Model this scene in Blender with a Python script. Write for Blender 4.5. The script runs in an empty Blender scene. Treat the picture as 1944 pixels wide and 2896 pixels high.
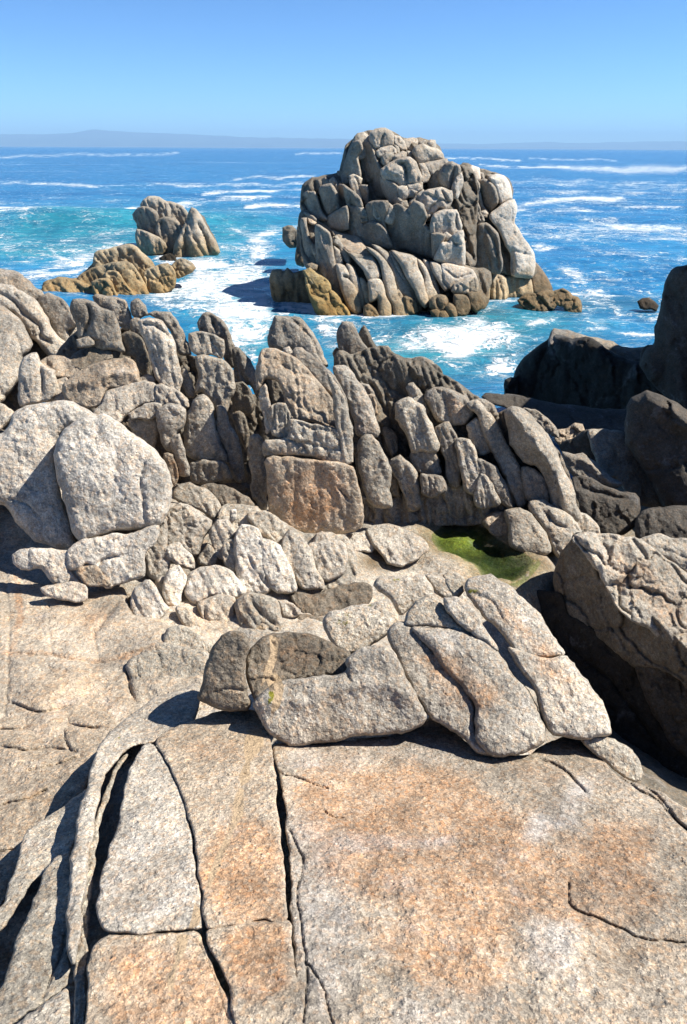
import bpy, math
import numpy as np
from mathutils import Matrix, Vector

# ------------------------------------------------------------------ camera, sky, sun, exposure
SC = bpy.context.scene
COL = SC.collection
W0, H0 = 1944.0, 2896.0            # working units of the traced outlines
FPX = 2172.0                       # focal length in those units
PITCH = math.radians(25.37)
ROLL = math.radians(0.28)
CAMZ = 6.0                         # eye height above the sea, metres
fwd = np.array([0, math.cos(PITCH), -math.sin(PITCH)])
up0 = np.array([0, math.sin(PITCH), math.cos(PITCH)])
rt0 = np.array([1.0, 0, 0])
rt = rt0 * math.cos(ROLL) + up0 * math.sin(ROLL)
upv = up0 * math.cos(ROLL) - rt0 * math.sin(ROLL)
CAM = np.array([0.0, 0.0, CAMZ])
cd = bpy.data.cameras.new('camera')
co = bpy.data.objects.new('camera', cd); COL.objects.link(co); SC.camera = co
cd.sensor_fit = 'VERTICAL'; cd.sensor_height = 24.0; cd.lens = 24.0 * FPX / H0
cd.clip_start = 0.05; cd.clip_end = 60000
co.matrix_world = Matrix(((rt[0], upv[0], -fwd[0], CAM[0]), (rt[1], upv[1], -fwd[1], CAM[1]), (rt[2], upv[2], -fwd[2], CAM[2]), (0, 0, 0, 1)))

SUN_EL = math.radians(50); SUN_AZ = math.radians(87)      # azimuth clockwise from the view direction (+Y)
wd = bpy.data.worlds.new('World'); SC.world = wd; wd.use_nodes = True
nt = wd.node_tree; nt.nodes.clear()
sk = nt.nodes.new('ShaderNodeTexSky'); sk.sky_type = 'NISHITA'; sk.sun_disc = False
sk.sun_elevation = SUN_EL; sk.sun_rotation = SUN_AZ; sk.altitude = 0; sk.air_density = 0.6; sk.dust_density = 0.0; sk.ozone_density = 6.0
bg = nt.nodes.new('ShaderNodeBackground'); bg.inputs[1].default_value = 0.057
wo = nt.nodes.new('ShaderNodeOutputWorld')
gm = nt.nodes.new('ShaderNodeGamma'); gm.inputs[1].default_value = 1.22
nt.links.new(sk.outputs[0], gm.inputs[0]); mt = nt.nodes.new('ShaderNodeMix'); mt.data_type = 'RGBA'; mt.blend_type = 'MULTIPLY'; mt.inputs[0].default_value = 1.0; mt.inputs[7].default_value = (0.80, 1.0, 1.06, 1)
nt.links.new(gm.outputs[0], mt.inputs[6]); nt.links.new(mt.outputs[2], bg.inputs[0]); nt.links.new(bg.outputs[0], wo.inputs[0])
sd = bpy.data.lights.new('sun', 'SUN'); sd.energy = 5.0; sd.angle = math.radians(0.53); sd.color = (1, 0.955, 0.88)
so = bpy.data.objects.new('sun', sd); COL.objects.link(so)
sdir = Vector((math.sin(SUN_AZ) * math.cos(SUN_EL), math.cos(SUN_AZ) * math.cos(SUN_EL), math.sin(SUN_EL)))
so.rotation_euler = sdir.to_track_quat('Z', 'Y').to_euler(); so.location = (20, -5, 30)
SC.view_settings.view_transform = 'Standard'; SC.view_settings.look = 'None'
SC.view_settings.exposure = 1.0; SC.view_settings.gamma = 1.0
SC.cycles.max_bounces = 6; SC.cycles.diffuse_bounces = 2; SC.cycles.transparent_max_bounces = 6
SC.cycles.volume_bounces = 0; SC.cycles.caustics_reflective = False; SC.cycles.caustics_refractive = False

# ------------------------------------------------------------------ geometry helpers
def rays(uv):
    uv = np.asarray(uv, float).reshape(-1, 2)
    d = fwd[None] * FPX + rt[None] * (uv[:, :1] - W0 / 2) - upv[None] * (uv[:, 1:2] - H0 / 2)
    return d / np.linalg.norm(d, axis=1, keepdims=True)
def project(p):
    q = p - CAM; z = q @ fwd
    return np.stack([W0 / 2 + FPX * (q @ rt) / z, H0 / 2 - FPX * (q @ upv) / z], 1)
CROPS = {'A': (0, 300, 1.568), 'B': (744, 300, 1.568), 'C': (0, 700, 1.568), 'D': (944, 700, 1.568), 'E': (0, 1300, 1.568),
         'F': (944, 1300, 1.568), 'G': (0, 1900, 1.568), 'H': (944, 1900, 1.568), 'I': (0, 2196, 1.568), 'J': (944, 2196, 1.568),
         'K': (1444, 900, 3.136), 'L': (820, 350, 3.136), 'M': (1100, 350, 3.136), 'N': (820, 600, 3.136),
         'S': (0, 0, 1.0), 'Z': (0, 0, 0.80658)}
def pts(c, s):
    ox, oy, k = CROPS[c]
    a = np.array([[float(v) for v in t.split(',')] for t in s.split()])
    return a / k + np.array([ox, oy])

rng = np.random.default_rng(7)
_perm = np.concatenate([rng.permutation(256)] * 3)
_g = rng.normal(size=(256, 3)); _g /= np.linalg.norm(_g, axis=1, keepdims=True)
def perlin(p):
    pi = np.floor(p).astype(int); f = p - pi; pi &= 255
    w = f * f * f * (f * (f * 6 - 15) + 10)
    out = 0
    for dx in (0, 1):
        for dy in (0, 1):
            for dz in (0, 1):
                h = _perm[_perm[_perm[(pi[:, 0] + dx) & 255] + ((pi[:, 1] + dy) & 255)] + ((pi[:, 2] + dz) & 255)]
                dd = f - np.array([dx, dy, dz])
                v = (_g[h] * dd).sum(1)
                out = out + v * (w[:, 0] if dx else 1 - w[:, 0]) * (w[:, 1] if dy else 1 - w[:, 1]) * (w[:, 2] if dz else 1 - w[:, 2])
    return out * 1.5
def fbm(p, n=4, gain=0.5):
    o = 0; a = 1.0
    for i in range(n):
        o = o + a * perlin(p * 2.03 ** i + 17.3 * i); a *= gain
    return o
def worley2(q, seed=0):
    """cell noise in 2-D: nearest / second distance, random value and random tilt of the nearest cell"""
    qi = np.floor(q).astype(int); n = len(q)
    f1 = np.full(n, 9.0); f2 = np.full(n, 9.0); rv = np.zeros(n); tx = np.zeros((n, 2)); off = np.zeros((n, 2))
    for dx in (-1, 0, 1):
        for dy in (-1, 0, 1):
            c0 = (qi[:, 0] + dx) & 255; c1 = (qi[:, 1] + dy) & 255
            h = _perm[_perm[c0] + c1 + seed % 200]
            h2 = _perm[h + 71]; h3 = _perm[h2 + 13]; h4 = _perm[h3 + 29]
            cx = qi[:, 0] + dx + 0.15 + 0.7 * h / 255; cy = qi[:, 1] + dy + 0.15 + 0.7 * h2 / 255
            ox = q[:, 0] - cx; oy = q[:, 1] - cy; d = np.hypot(ox, oy)
            n1 = d < f1
            f2 = np.where(n1, f1, np.minimum(f2, d))
            rv = np.where(n1, h3 / 255.0, rv)
            tx = np.where(n1[:, None], np.stack([h4 / 255 - .5, h / 255 - .5], 1), tx)
            off = np.where(n1[:, None], np.stack([ox, oy], 1), off)
            f1 = np.where(n1, d, f1)
    return f1, f2, rv, (tx * off).sum(1)
def seg_dist(P, Q, closed):
    """distance from points P to polyline Q, and the nearest point"""
    A = Q; B = np.roll(Q, -1, 0)
    if not closed: A, B = A[:-1], B[:-1]
    best = np.full(len(P), 1e18); near = np.zeros_like(P)
    for a, b in zip(A, B):
        ab = b - a; t = np.clip(((P - a) @ ab) / (ab @ ab + 1e-9), 0, 1)
        c = a + t[:, None] * ab; d = ((P - c) ** 2).sum(1)
        m = d < best; best = np.where(m, d, best); near[m] = c[m]
    return np.sqrt(best), near
def inside(P, Q):
    x, y = P[:, 0], P[:, 1]; r = np.zeros(len(P), bool)
    A = Q; B = np.roll(Q, -1, 0)
    for a, b in zip(A, B):
        c = (a[1] > y) != (b[1] > y)
        r ^= c & (x < (b[0] - a[0]) * (y - a[1]) / (b[1] - a[1] + 1e-12) + a[0])
    return r
def smooth(Q, closed=True, step=12.0, rough=0.0, seed=0):
    n = len(Q); out = []
    rngi = range(n if closed else n - 1)
    for i in rngi:
        if closed: p0, p1, p2, p3 = Q[i - 1], Q[i], Q[(i + 1) % n], Q[(i + 2) % n]
        else: p0, p1, p2, p3 = Q[max(i - 1, 0)], Q[i], Q[i + 1], Q[min(i + 2, n - 1)]
        k = max(1, int(np.linalg.norm(p2 - p1) / step))
        for j in range(k):
            t = j / k
            cm = 0.5 * ((2 * p1) + (-p0 + p2) * t + (2 * p0 - 5 * p1 + 4 * p2 - p3) * t * t + (-p0 + 3 * p1 - 3 * p2 + p3) * t ** 3)
            out.append(0.65 * cm + 0.35 * (p1 + (p2 - p1) * t))
    if not closed: out.append(Q[-1])
    out = np.array(out)
    if rough > 0:
        e = np.concatenate([out / 85.0, np.full((len(out), 1), seed * 3.7)], 1)
        out = out + rough * np.stack([fbm(e, 5, .62), fbm(e + 50.5, 5, .62)], 1)
    return out
def mesh_obj(name, V, F, mat, parent=None, attrs=None, smooth_shade=True):
    me = bpy.data.meshes.new(name)
    V = np.asarray(V, np.float32); F = np.asarray(F, np.int32)
    me.vertices.add(len(V)); me.vertices.foreach_set('co', V.ravel())
    nl = F.size; k = F.shape[1]
    me.loops.add(nl); me.loops.foreach_set('vertex_index', F.ravel())
    me.polygons.add(len(F)); me.polygons.foreach_set('loop_start', np.arange(0, nl, k, dtype=np.int32))
    me.polygons.foreach_set('loop_total', np.full(len(F), k, np.int32))
    me.polygons.foreach_set('use_smooth', np.full(len(F), smooth_shade))
    for an, av in (attrs or {}).items():
        a = me.attributes.new(an, 'FLOAT_COLOR', 'POINT'); av = np.asarray(av, np.float32)
        if av.shape[1] == 3: av = np.concatenate([av, np.ones((len(av), 1), np.float32)], 1)
        a.data.foreach_set('color', av.ravel())
    me.update(); me.validate(clean_customdata=False)
    me.materials.append(mat)
    o = bpy.data.objects.new(name, me); COL.objects.link(o)
    if parent: o.parent = parent
    return o
def tag(o, label, cat, group=None):
    o['label'] = label; o['category'] = cat
    if group: o['group'] = group
    return o
def thing(name, label, cat, loc=(0, 0, 0), group=None):
    o = bpy.data.objects.new(name, None); COL.objects.link(o); o.empty_display_size = 0.3
    return tag(o, label, cat, group)
# ------------------------------------------------------------------ materials
def new_mat(name):
    m = bpy.data.materials.new(name); m.use_nodes = True; t = m.node_tree; t.nodes.clear()
    o = t.nodes.new('ShaderNodeOutputMaterial'); b = t.nodes.new('ShaderNodeBsdfPrincipled')
    t.links.new(b.outputs[0], o.inputs[0])
    return m, t, b
class NB:
    def __init__(s, t): s.t = t
    def n(s, ty, **kw):
        nd = s.t.nodes.new(ty)
        for k, v in kw.items(): setattr(nd, k, v)
        return nd
    def put(s, sock, v):
        if isinstance(v, bpy.types.NodeSocket): s.t.links.new(v, sock)
        elif v is not None: sock.default_value = v
    def math(s, op, a, b=None, c=None, clamp=False):
        nd = s.n('ShaderNodeMath', operation=op, use_clamp=clamp)
        for i, v in enumerate((a, b, c)):
            if v is not None: s.put(nd.inputs[i], v)
        return nd.outputs[0]
    def mix(s, f, a, b, mode='MIX'):
        nd = s.n('ShaderNodeMix', data_type='RGBA', blend_type=mode)
        s.put(nd.inputs[0], f); s.put(nd.inputs[6], a); s.put(nd.inputs[7], b); return nd.outputs[2]
    def ramp(s, f, lo, hi, a=0.0, b=1.0):
        nd = s.n('ShaderNodeMapRange', interpolation_type='SMOOTHSTEP'); s.put(nd.inputs[0], f)
        for i, v in enumerate((lo, hi, a, b)): nd.inputs[i + 1].default_value = v
        return nd.outputs[0]
    def noise(s, vec, scale, detail=3, rough=0.55, dist=0.0):
        nd = s.n('ShaderNodeTexNoise'); s.put(nd.inputs['Vector'], vec); nd.inputs['Scale'].default_value = scale
        nd.inputs['Detail'].default_value = detail; nd.inputs['Roughness'].default_value = rough; nd.inputs['Distortion'].default_value = dist
        return nd.outputs[0]
    def vor(s, vec, scale, feature='F1', out=0):
        nd = s.n('ShaderNodeTexVoronoi', feature=feature); s.put(nd.inputs['Vector'], vec); nd.inputs['Scale'].default_value = scale
        return nd.outputs[out]
    def vmul(s, v, k):
        nd = s.n('ShaderNodeVectorMath', operation='MULTIPLY'); s.put(nd.inputs[0], v); nd.inputs[1].default_value = k; return nd.outputs[0]
C4 = lambda r, g, b: (r, g, b, 1.0)
def v_to_col(N, v):
    c = N.n('ShaderNodeCombineColor'); k = N.math('MULTIPLY', v, 0.40)
    for i in range(3): N.t.links.new(k, c.inputs[i])
    return c.outputs[0]
def rock_material(name, gs, bump, far=False, amp=1.0):
    """coarse granite; gs scales every pattern (1 = centimetre grains)"""
    m, t, b = new_mat(name); N = NB(t)
    pos = N.n('ShaderNodeNewGeometry').outputs['Position']
    col = N.n('ShaderNodeAttribute', attribute_name='Col').outputs['Color']
    ma = N.n('ShaderNodeAttribute', attribute_name='Msk'); msk = N.n('ShaderNodeSeparateColor'); t.links.new(ma.outputs['Color'], msk.inputs[0])
    # crystals: random value per voronoi cell, two sizes
    c1 = N.n('ShaderNodeSeparateColor'); t.links.new(N.vor(pos, 75 * gs, out=1), c1.inputs[0])
    c2 = N.n('ShaderNodeSeparateColor'); t.links.new(N.vor(pos, 190 * gs, out=1), c2.inputs[0])
    big = N.noise(pos, 1.7 * gs, 4, 0.6); mid = N.noise(pos, 7 * gs, 3, 0.62); fine = N.noise(pos, 42 * gs, 3, 0.72)
    # base tone with broad and medium mottling
    v = N.math('MULTIPLY', N.ramp(big, 0.3, 0.7, 0.74, 1.2), N.ramp(mid, 0.3, 0.7, 0.78, 1.18))
    v = N.math('MULTIPLY', v, N.ramp(fine, 0.3, 0.72, 1 - .28 * amp, 1 + .25 * amp))
    v = N.math('MULTIPLY', v, N.ramp(c1.outputs[0], 0.0, 1.0, 1 - .2 * amp, 1 + .2 * amp))
    v = N.math('MULTIPLY', v, N.ramp(c2.outputs[1], 0.0, 1.0, 1 - .28 * amp, 1 + .26 * amp))
    base = N.mix(1.0, col, N.n('ShaderNodeCombineColor').outputs[0], 'MULTIPLY')
    cc = t.nodes[-2] if False else None
    comb = [n for n in t.nodes if n.bl_idname == 'ShaderNodeCombineColor'][-1]
    for i in range(3): t.links.new(v, comb.inputs[i])
    # warm crystals scattered through the grey
    base = N.mix(N.math('MULTIPLY', N.ramp(c1.outputs[1], 0.62, 0.8), 0.28), base, N.mix(1.0, base, C4(1.45, 1.0, 0.62), 'MULTIPLY'))
    # orange iron stain, driven by the painted mask broken up with noise
    st = N.math('ADD', msk.outputs[0], N.math('MULTIPLY', N.math('SUBTRACT', N.noise(pos, 5 * gs, 6, 0.72), 0.5), 1.3))
    st = N.math('MULTIPLY', N.ramp(st, 0.30, 0.85), N.ramp(c1.outputs[2], 0.0, 1.0, 0.45, 1.0))
    st = N.math('MULTIPLY', st, N.ramp(msk.outputs[0], 0.02, 0.2))
    base = N.mix(N.math('MULTIPLY', st, 0.8), base, N.mix(1.0, base, C4(1.10, 0.76, 0.52), 'MULTIPLY'))
    # broad weak rust everywhere
    base = N.mix(N.math('MULTIPLY', N.ramp(N.noise(pos, 2.6 * gs, 5, 0.7, 0.6), 0.52, 0.7), 0.30), base, N.mix(1.0, base, C4(1.2, 0.93, 0.66), 'MULTIPLY'))
    # pale feldspar vein
    base = N.mix(N.ramp(msk.outputs[1], 0.35, 0.65), base, C4(0.38, 0.28, 0.175))
    # bare grey-white crystalline patches, painted and scattered
    qp = N.math('ADD', N.ramp(N.noise(pos, 5.2 * gs, 4, .7, .4), .56, .72, 0, .5), N.math('MULTIPLY', ma.outputs['Alpha'], N.ramp(mid, .3, .6, .3, 1)))
    base = N.mix(N.math('MULTIPLY', qp, .75, clamp=True), base, N.mix(1.0, N.mix(.55, base, v_to_col(N, v)), C4(1.05, 1.06, 1.08), 'MULTIPLY'))
    # white flecks and dark pits / biotite
    base = N.mix(N.ramp(c2.outputs[2], 0.88, 0.97, 0, 0.8 * amp), base, N.mix(1.0, base, C4(1.75, 1.72, 1.65), 'MULTIPLY'))
    base = N.mix(N.ramp(c2.outputs[0], 0.90, 0.99, 0, 0.6 * amp), base, C4(0.05, 0.045, 0.04))
    # dark lichen film in blotches
    base = N.mix(N.ramp(N.noise(pos, 3.6 * gs, 6, 0.75, 0.3), 0.56, 0.74, 0, 0.38), base, N.mix(1.0, base, C4(0.52, 0.52, 0.50), 'MULTIPLY'))
    # yellow-green lichen / algae
    ms = N.ramp(N.math('ADD', msk.outputs[2], N.math('MULTIPLY', N.math('SUBTRACT', N.noise(pos, 30 * gs, 4, 0.7), 0.5), 1.6)), 0.55, 0.8)
    base = N.mix(N.math('MULTIPLY', ms, N.ramp(msk.outputs[2], 0.02, 0.2)), base, C4(0.19, 0.175, 0.02))
    if far:   # tan and olive tidal band close to the water
        sx = N.n('ShaderNodeSeparateXYZ'); t.links.new(pos, sx.inputs[0])
        zz = N.math('ADD', sx.outputs[2], N.math('MULTIPLY', N.math('SUBTRACT', N.noise(pos, 0.7, 4, 0.6), 0.5), 1.4))
        base = N.mix(N.ramp(zz, 1.7, 0.4, 0, 0.8), base, N.mix(1.0, base, C4(0.92, 0.74, 0.46), 'MULTIPLY'))
        base = N.mix(N.ramp(zz, 0.28, -0.05, 0, 0.7), base, C4(0.05, 0.042, 0.025))
    t.links.new(base, b.inputs['Base Color'])
    b.inputs['Roughness'].default_value = 0.86; b.inputs['Specular IOR Level'].default_value = 0.25
    h = N.math('ADD', N.math('MULTIPLY', fine, 1.0), N.math('MULTIPLY', c1.outputs[0], 0.30))
    h = N.math('ADD', h, N.math('MULTIPLY', c2.outputs[1], 0.20))
    h = N.math('ADD', h, N.math('MULTIPLY', mid, 2.4))
    h = N.math('SUBTRACT', h, N.math('MULTIPLY', N.vor(pos, 66 * gs), 0.2))
    h = N.math('ADD', h, N.math('MULTIPLY', N.noise(pos, 17 * gs, 2, .6), 1.0))
    h = N.math('SUBTRACT', h, N.math('MULTIPLY', N.ramp(N.vor(pos, 28 * gs), 0.0, 0.22, 1.0, 0.0), 0.4))
    bp = N.n('ShaderNodeBump'); bp.inputs['Strength'].default_value = 1.0; bp.inputs['Distance'].default_value = bump
    t.links.new(h, bp.inputs['Height']); t.links.new(bp.outputs[0], b.inputs['Normal'])
    return m
M_NEAR = rock_material('granite_near', 1.2, 0.0105, amp=.72)
M_MID = rock_material('granite_mid', 0.8, 0.013, amp=.6)
M_FAR = rock_material('granite_far', 0.2, 0.03, far=True, amp=.45)

# ------------------------------------------------------------------ planes and the rock builder
class Plane:
    def __init__(s, p, n): s.p = np.asarray(p, float); s.n = np.asarray(n, float)
    def hit(s, uv):
        r = rays(uv); t = ((s.p - CAM) @ s.n) / (r @ s.n)
        return CAM + r * t[:, None], r, t
def nrm(tilt, yaw):
    t, y = math.radians(tilt), math.radians(yaw)
    return np.array([math.sin(y) * math.cos(t), -math.cos(y) * math.cos(t), math.sin(t)])
def at_Y(uv, Y):
    r = rays([uv])[0]; return CAM + r * (Y / r[1])
def at_drop(uv, d):
    r = rays([uv])[0]; return CAM + r * (-d / r[2])
def macro(uv, Y, tilt, yaw=0): return Plane(at_Y(uv, Y), nrm(tilt, yaw))
def tri(*pd):
    a, b, c = [at_drop(p[:2], p[2]) for p in pd]; n = np.cross(b - a, c - a); n /= np.linalg.norm(n)
    if n @ (CAM - a) < 0: n = -n
    return Plane(a, n)
TONES = dict(A=(.27,.225,.15), G=(0.25, 0.223, 0.182), P=(0.479, 0.436, 0.369), L=(0.377, 0.337, 0.277), D=(0.077, 0.068, 0.056), K=(0.03, 0.027, 0.022), T=(0.185, 0.155, 0.11), Y=(0.235, 0.18, 0.085), W=(0.355, 0.292, 0.218), B=(0.169, 0.142, 0.107), S=(0.335, 0.3, 0.243), U=(0.165, 0.145, 0.113), R=(0.31, 0.262, 0.205))  # D and K also carry the shade of the right-hand rocks
PAINT = []     # (channel, polygon, softness, strength)
def paint(ch, c, s, soft=20, k=1.0, line=False): PAINT.append((ch, smooth(pts(c, s), not line, 20), soft, k, line))
_seed = [0]
GRAIN = [74, 2.2]      # direction (degrees, downwards in the picture) and stretch of the joint faces
NUSED = [0]
def rock(name, c, s, pl, R=30, hf=1.0, bk=None, cr=(), rg=(), tone='G', nz=1.0, flute=None, block=None, step=4.0, mat=None, parent=None,
         label=None, cat='rock', group=None, off=0.0, tilt=None, yaw=0, rough=8.0, blur=0, ex=6.5, fac=1.0, und=None, zs=.5):
    _seed[0] += 1; seed = _seed[0]
    Q0 = pts(c, s); Q = smooth(Q0, True, 10, rough, seed)
    if ex:                                              # neighbours press into each other, so the joints stay tight
        tn = np.roll(Q, -1, 0) - np.roll(Q, 1, 0); tn /= np.linalg.norm(tn, axis=1, keepdims=True) + 1e-9
        area = 0.5 * np.sum(Q[:, 0] * np.roll(Q[:, 1], -1) - np.roll(Q[:, 0], -1) * Q[:, 1])
        Q = Q + (ex if area > 0 else -ex) * np.stack([tn[:, 1], -tn[:, 0]], 1)
    cen = Q0.mean(0)
    if tilt is not None:                                # own tilt, passing through the region's surface at its centre
        P0, _, _ = pl.hit([cen]); pl = Plane(P0[0], nrm(tilt, yaw))
    if off: pl = Plane(pl.p + rays([cen])[0] * off, pl.n)
    _, _, tc = pl.hit([cen]); mpp = tc[0] / FPX
    ext = (Q.max(0) - Q.min(0)).max()
    if ext < 110: step = min(step, 3.0)
    x0, y0 = Q.min(0) - step * 1.5; x1, y1 = Q.max(0) + step * 1.5
    nx = int((x1 - x0) / step) + 2; ny = int((y1 - y0) / step) + 2
    gx, gy = np.meshgrid(x0 + np.arange(nx) * step, y0 + np.arange(ny) * step)
    UV = np.stack([gx.ravel(), gy.ravel()], 1)
    ins = inside(UV, Q); cell_ok = (ins.reshape(ny, nx)[:-1, :-1] | ins.reshape(ny, nx)[1:, :-1] | ins.reshape(ny, nx)[:-1, 1:] | ins.reshape(ny, nx)[1:, 1:])
    used = np.zeros((ny, nx), bool)
    used[:-1, :-1] |= cell_ok; used[1:, :-1] |= cell_ok; used[:-1, 1:] |= cell_ok; used[1:, 1:] |= cell_ok
    ui = np.where(used.ravel())[0]; U = UV[ui]; I = ins[ui]
    d, near = seg_dist(U, Q, True); d = np.where(I, d, 0.0); U = np.where(I[:, None], U, near)
    prof = lambda t: np.sqrt(np.clip(1 - (1 - np.clip(t, 0, 1)) ** 2, 0, 1))
    P, r, t = pl.hit(U)
    Ls = 60 * mpp
    dn = d * (1 + 0.35 * perlin(P / (Ls * 1.3) + seed))
    h = hf * R * mpp * (0.26 * prof(dn / (0.42 * R)) + 0.20 * prof(dn / (0.12 * R + 3)) + 0.20 * prof(dn / (1.6 * R)))
    for (cs, Rc, hc) in cr:
        CQ = smooth(pts(c, cs), False, 10, rough * 0.7, seed + 31); dc, _ = seg_dist(U, CQ, False)
        e = np.minimum(np.hypot(*(U - CQ[0]).T), np.hypot(*(U - CQ[-1]).T))
        h = h - hc * (1 + 25.0 / Rc) * Rc * mpp * (1 - prof(dc / Rc)) * np.clip(e / (1.5 * Rc) + .25, 0, 1)
    for (cs, Rr, Hr) in rg:
        CQ = smooth(pts(c, cs), False, 12, rough, seed + 57); dc, _ = seg_dist(U, CQ, False)
        h = h + Hr * Rr * mpp * np.clip(1 - dc / Rr, 0, 1) ** 1.2 * np.minimum(d / (0.5 * Rr), 1)
    if blur:
        hg = np.zeros(ny * nx); wg = np.zeros(ny * nx); hg[ui] = h; wg[ui] = 1
        hg = hg.reshape(ny, nx); wg = wg.reshape(ny, nx)
        for _ in range(blur):
            a = np.pad(hg * wg, 1); w = np.pad(wg, 1); sa = 0; sw = 0
            for i in (0, 1, 2):
                for j in (0, 1, 2): sa = sa + a[i:i + ny, j:j + nx]; sw = sw + w[i:i + ny, j:j + nx]
            hg = np.where(wg > 0, sa / np.maximum(sw, 1), 0)
        h = hg.ravel()[ui] * np.minimum(d / (2.0 * step), 1)
    rim = np.minimum(d / 9.0, 1)
    if fac:                                             # flat joint faces, long in the grain of the rock, with chipped steps between
        fs = max(1.3 * R, 40.0)
        for lv, (sc_, am) in enumerate(((1.0, 1.0), (0.42, 0.62))):
            f_ = fs * sc_; a3 = np.concatenate([U / (f_ * 0.9), np.full((len(U), 1), seed * 1.7 + lv * 40)], 1)
            ga = math.radians(GRAIN[0] + 14 * perlin(np.array([[cen[0] / 300, cen[1] / 300, .5]]))[0]); cg, sg = math.cos(ga), math.sin(ga)
            al = U[:, 0] * cg + U[:, 1] * sg; ac = -U[:, 0] * sg + U[:, 1] * cg
            fq = np.stack([al / (f_ * GRAIN[1]), ac / f_], 1) + 0.22 * np.stack([fbm(a3, 4, .6), fbm(a3 + 21, 4, .6)], 1) + seed * .37
            f1, f2, rv, tl = worley2(fq, seed + 3 + lv * 7)
            h = h + rim * fac * am * mpp * f_ * (0.24 * tl + 0.07 * (rv - .5) - 0.07 * np.clip(1 - (f2 - f1) / 0.10, 0, 1) * np.clip(perlin(a3 + 5) * 3 + .5, 0, 1))
    if flute:
        ang, sp, dep = flute; ca, sa_ = math.cos(math.radians(ang)), math.sin(math.radians(ang))
        al = U[:, 0] * ca + U[:, 1] * sa_; ac = -U[:, 0] * sa_ + U[:, 1] * ca
        ql = np.stack([ac / sp, al / (sp * 8), np.full(len(U), seed * 1.3)], 1)
        n = perlin(ql + 0.25 * perlin(ql * np.array([1, 4, 1]) + 9)[:, None]) ; n2 = perlin(ql * np.array([2.3, 1.8, 1]) + 5)
        h = h + rim * dep * mpp * (1.7 * np.sqrt(np.abs(n)) - 1 + 0.45 * np.sqrt(np.abs(n2)))
    if block:
        sz, amp, asp, ang = block; ca, sa_ = math.cos(math.radians(ang)), math.sin(math.radians(ang))
        al = U[:, 0] * ca + U[:, 1] * sa_; ac = -U[:, 0] * sa_ + U[:, 1] * ca
        ww = np.stack([al / (sz * asp), ac / sz], 1)
        e3 = np.concatenate([U / (sz * 0.8), np.full((len(U), 1), seed * 2.1)], 1)
        ww = ww + 0.22 * np.stack([fbm(e3, 3), fbm(e3 + 31, 3)], 1)
        f1, f2, rv, tl = worley2(ww, seed)
        h = h + rim * amp * mpp * ((rv - .5) * 1.3 + tl * 2.2 - 1.3 * np.clip(1 - (f2 - f1) / 0.16, 0, 1) ** 1.3)
    if und: h = h + rim * und[1] * mpp * fbm(np.concatenate([U / und[0], np.full((len(U), 1), seed)], 1), 3)
    Pz = P * np.array([1, 1, zs])
    h = h + rim * nz * Ls * (0.12 * fbm(Pz / (Ls * 1.7) + seed * 3.1, 3) + 0.05 * fbm(Pz / (Ls * .7) + seed, 3) + 0.022 * (0.5 - np.abs(perlin(Pz / (Ls * 0.45) + seed))) + 0.028 * fbm(P / (Ls * 0.2) + 3, 3, 0.6))
    Vf = P - r * h[:, None]
    if bk is None: bk = max(0.55 * R * mpp * 2, 0.12 * ext * mpp)
    Rb = max(R * 0.8, min(ext * 0.3, 0.6 * bk / mpp))
    bstep = 1
    hb = bk * prof(d / Rb)
    Vb = P + r * hb[:, None]
    # faces
    idm = -np.ones(ny * nx, int); idm[ui] = np.arange(len(ui))
    jj, ii = np.where(cell_ok); a = jj * nx + ii
    F = np.stack([idm[a], idm[a + nx], idm[a + nx + 1], idm[a + 1]], 1)
    onrim = ~I
    bid = np.arange(len(ui)) + len(ui); bid = np.where(onrim, np.arange(len(ui)), bid)
    keep = ~onrim; comp = np.cumsum(keep) - 1 + len(ui); bid = np.where(keep, comp, np.arange(len(ui)))
    Fb = bid[F][:, ::-1]
    good = ~(onrim[F].all(1)); F = F[good]; Fb = Fb[good]
    V = np.concatenate([Vf, Vb[keep]])
    # colours
    cb = np.array(TONES[tone] if isinstance(tone, str) else tone)
    j = 1 + 0.10 * ((seed * 0.618) % 1 - 0.5)
    colr = np.tile(cb * j, (len(U), 1))
    msk = np.zeros((len(U), 4))
    for ch, PQ, soft, k, line in PAINT:
        if PQ[:, 0].max() + soft < U[:, 0].min() or PQ[:, 0].min() - soft > U[:, 0].max() or PQ[:, 1].max() + soft < U[:, 1].min() or PQ[:, 1].min() - soft > U[:, 1].max(): continue
        dd, _ = seg_dist(U, PQ, not line)
        if line: w = np.clip(1.5 - dd / soft, 0, 1)
        else: w = np.clip(0.5 + np.where(inside(U, PQ), dd, -dd) / (2 * soft), 0, 1)
        msk[:, ch] = np.maximum(msk[:, ch], w * k)
    Cc = np.concatenate([colr, colr[keep]]); Mm = np.concatenate([msk, msk[keep]])
    if mat is None: mat = M_NEAR if tc[0] < 4.2 else (M_MID if tc[0] < 14 else M_FAR)
    if parent is not None: org = np.array(parent.location)
    else: org = np.array([V[:, 0].mean(), V[:, 1].mean(), V[:, 2].min()])
    o = mesh_obj(name, V - org, np.concatenate([F, Fb]), mat, parent, dict(Col=Cc, Msk=Mm))
    if parent is None:
        o.location = org; tag(o, label, cat, group)
    NUSED[0] += len(V)
    return o
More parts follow.
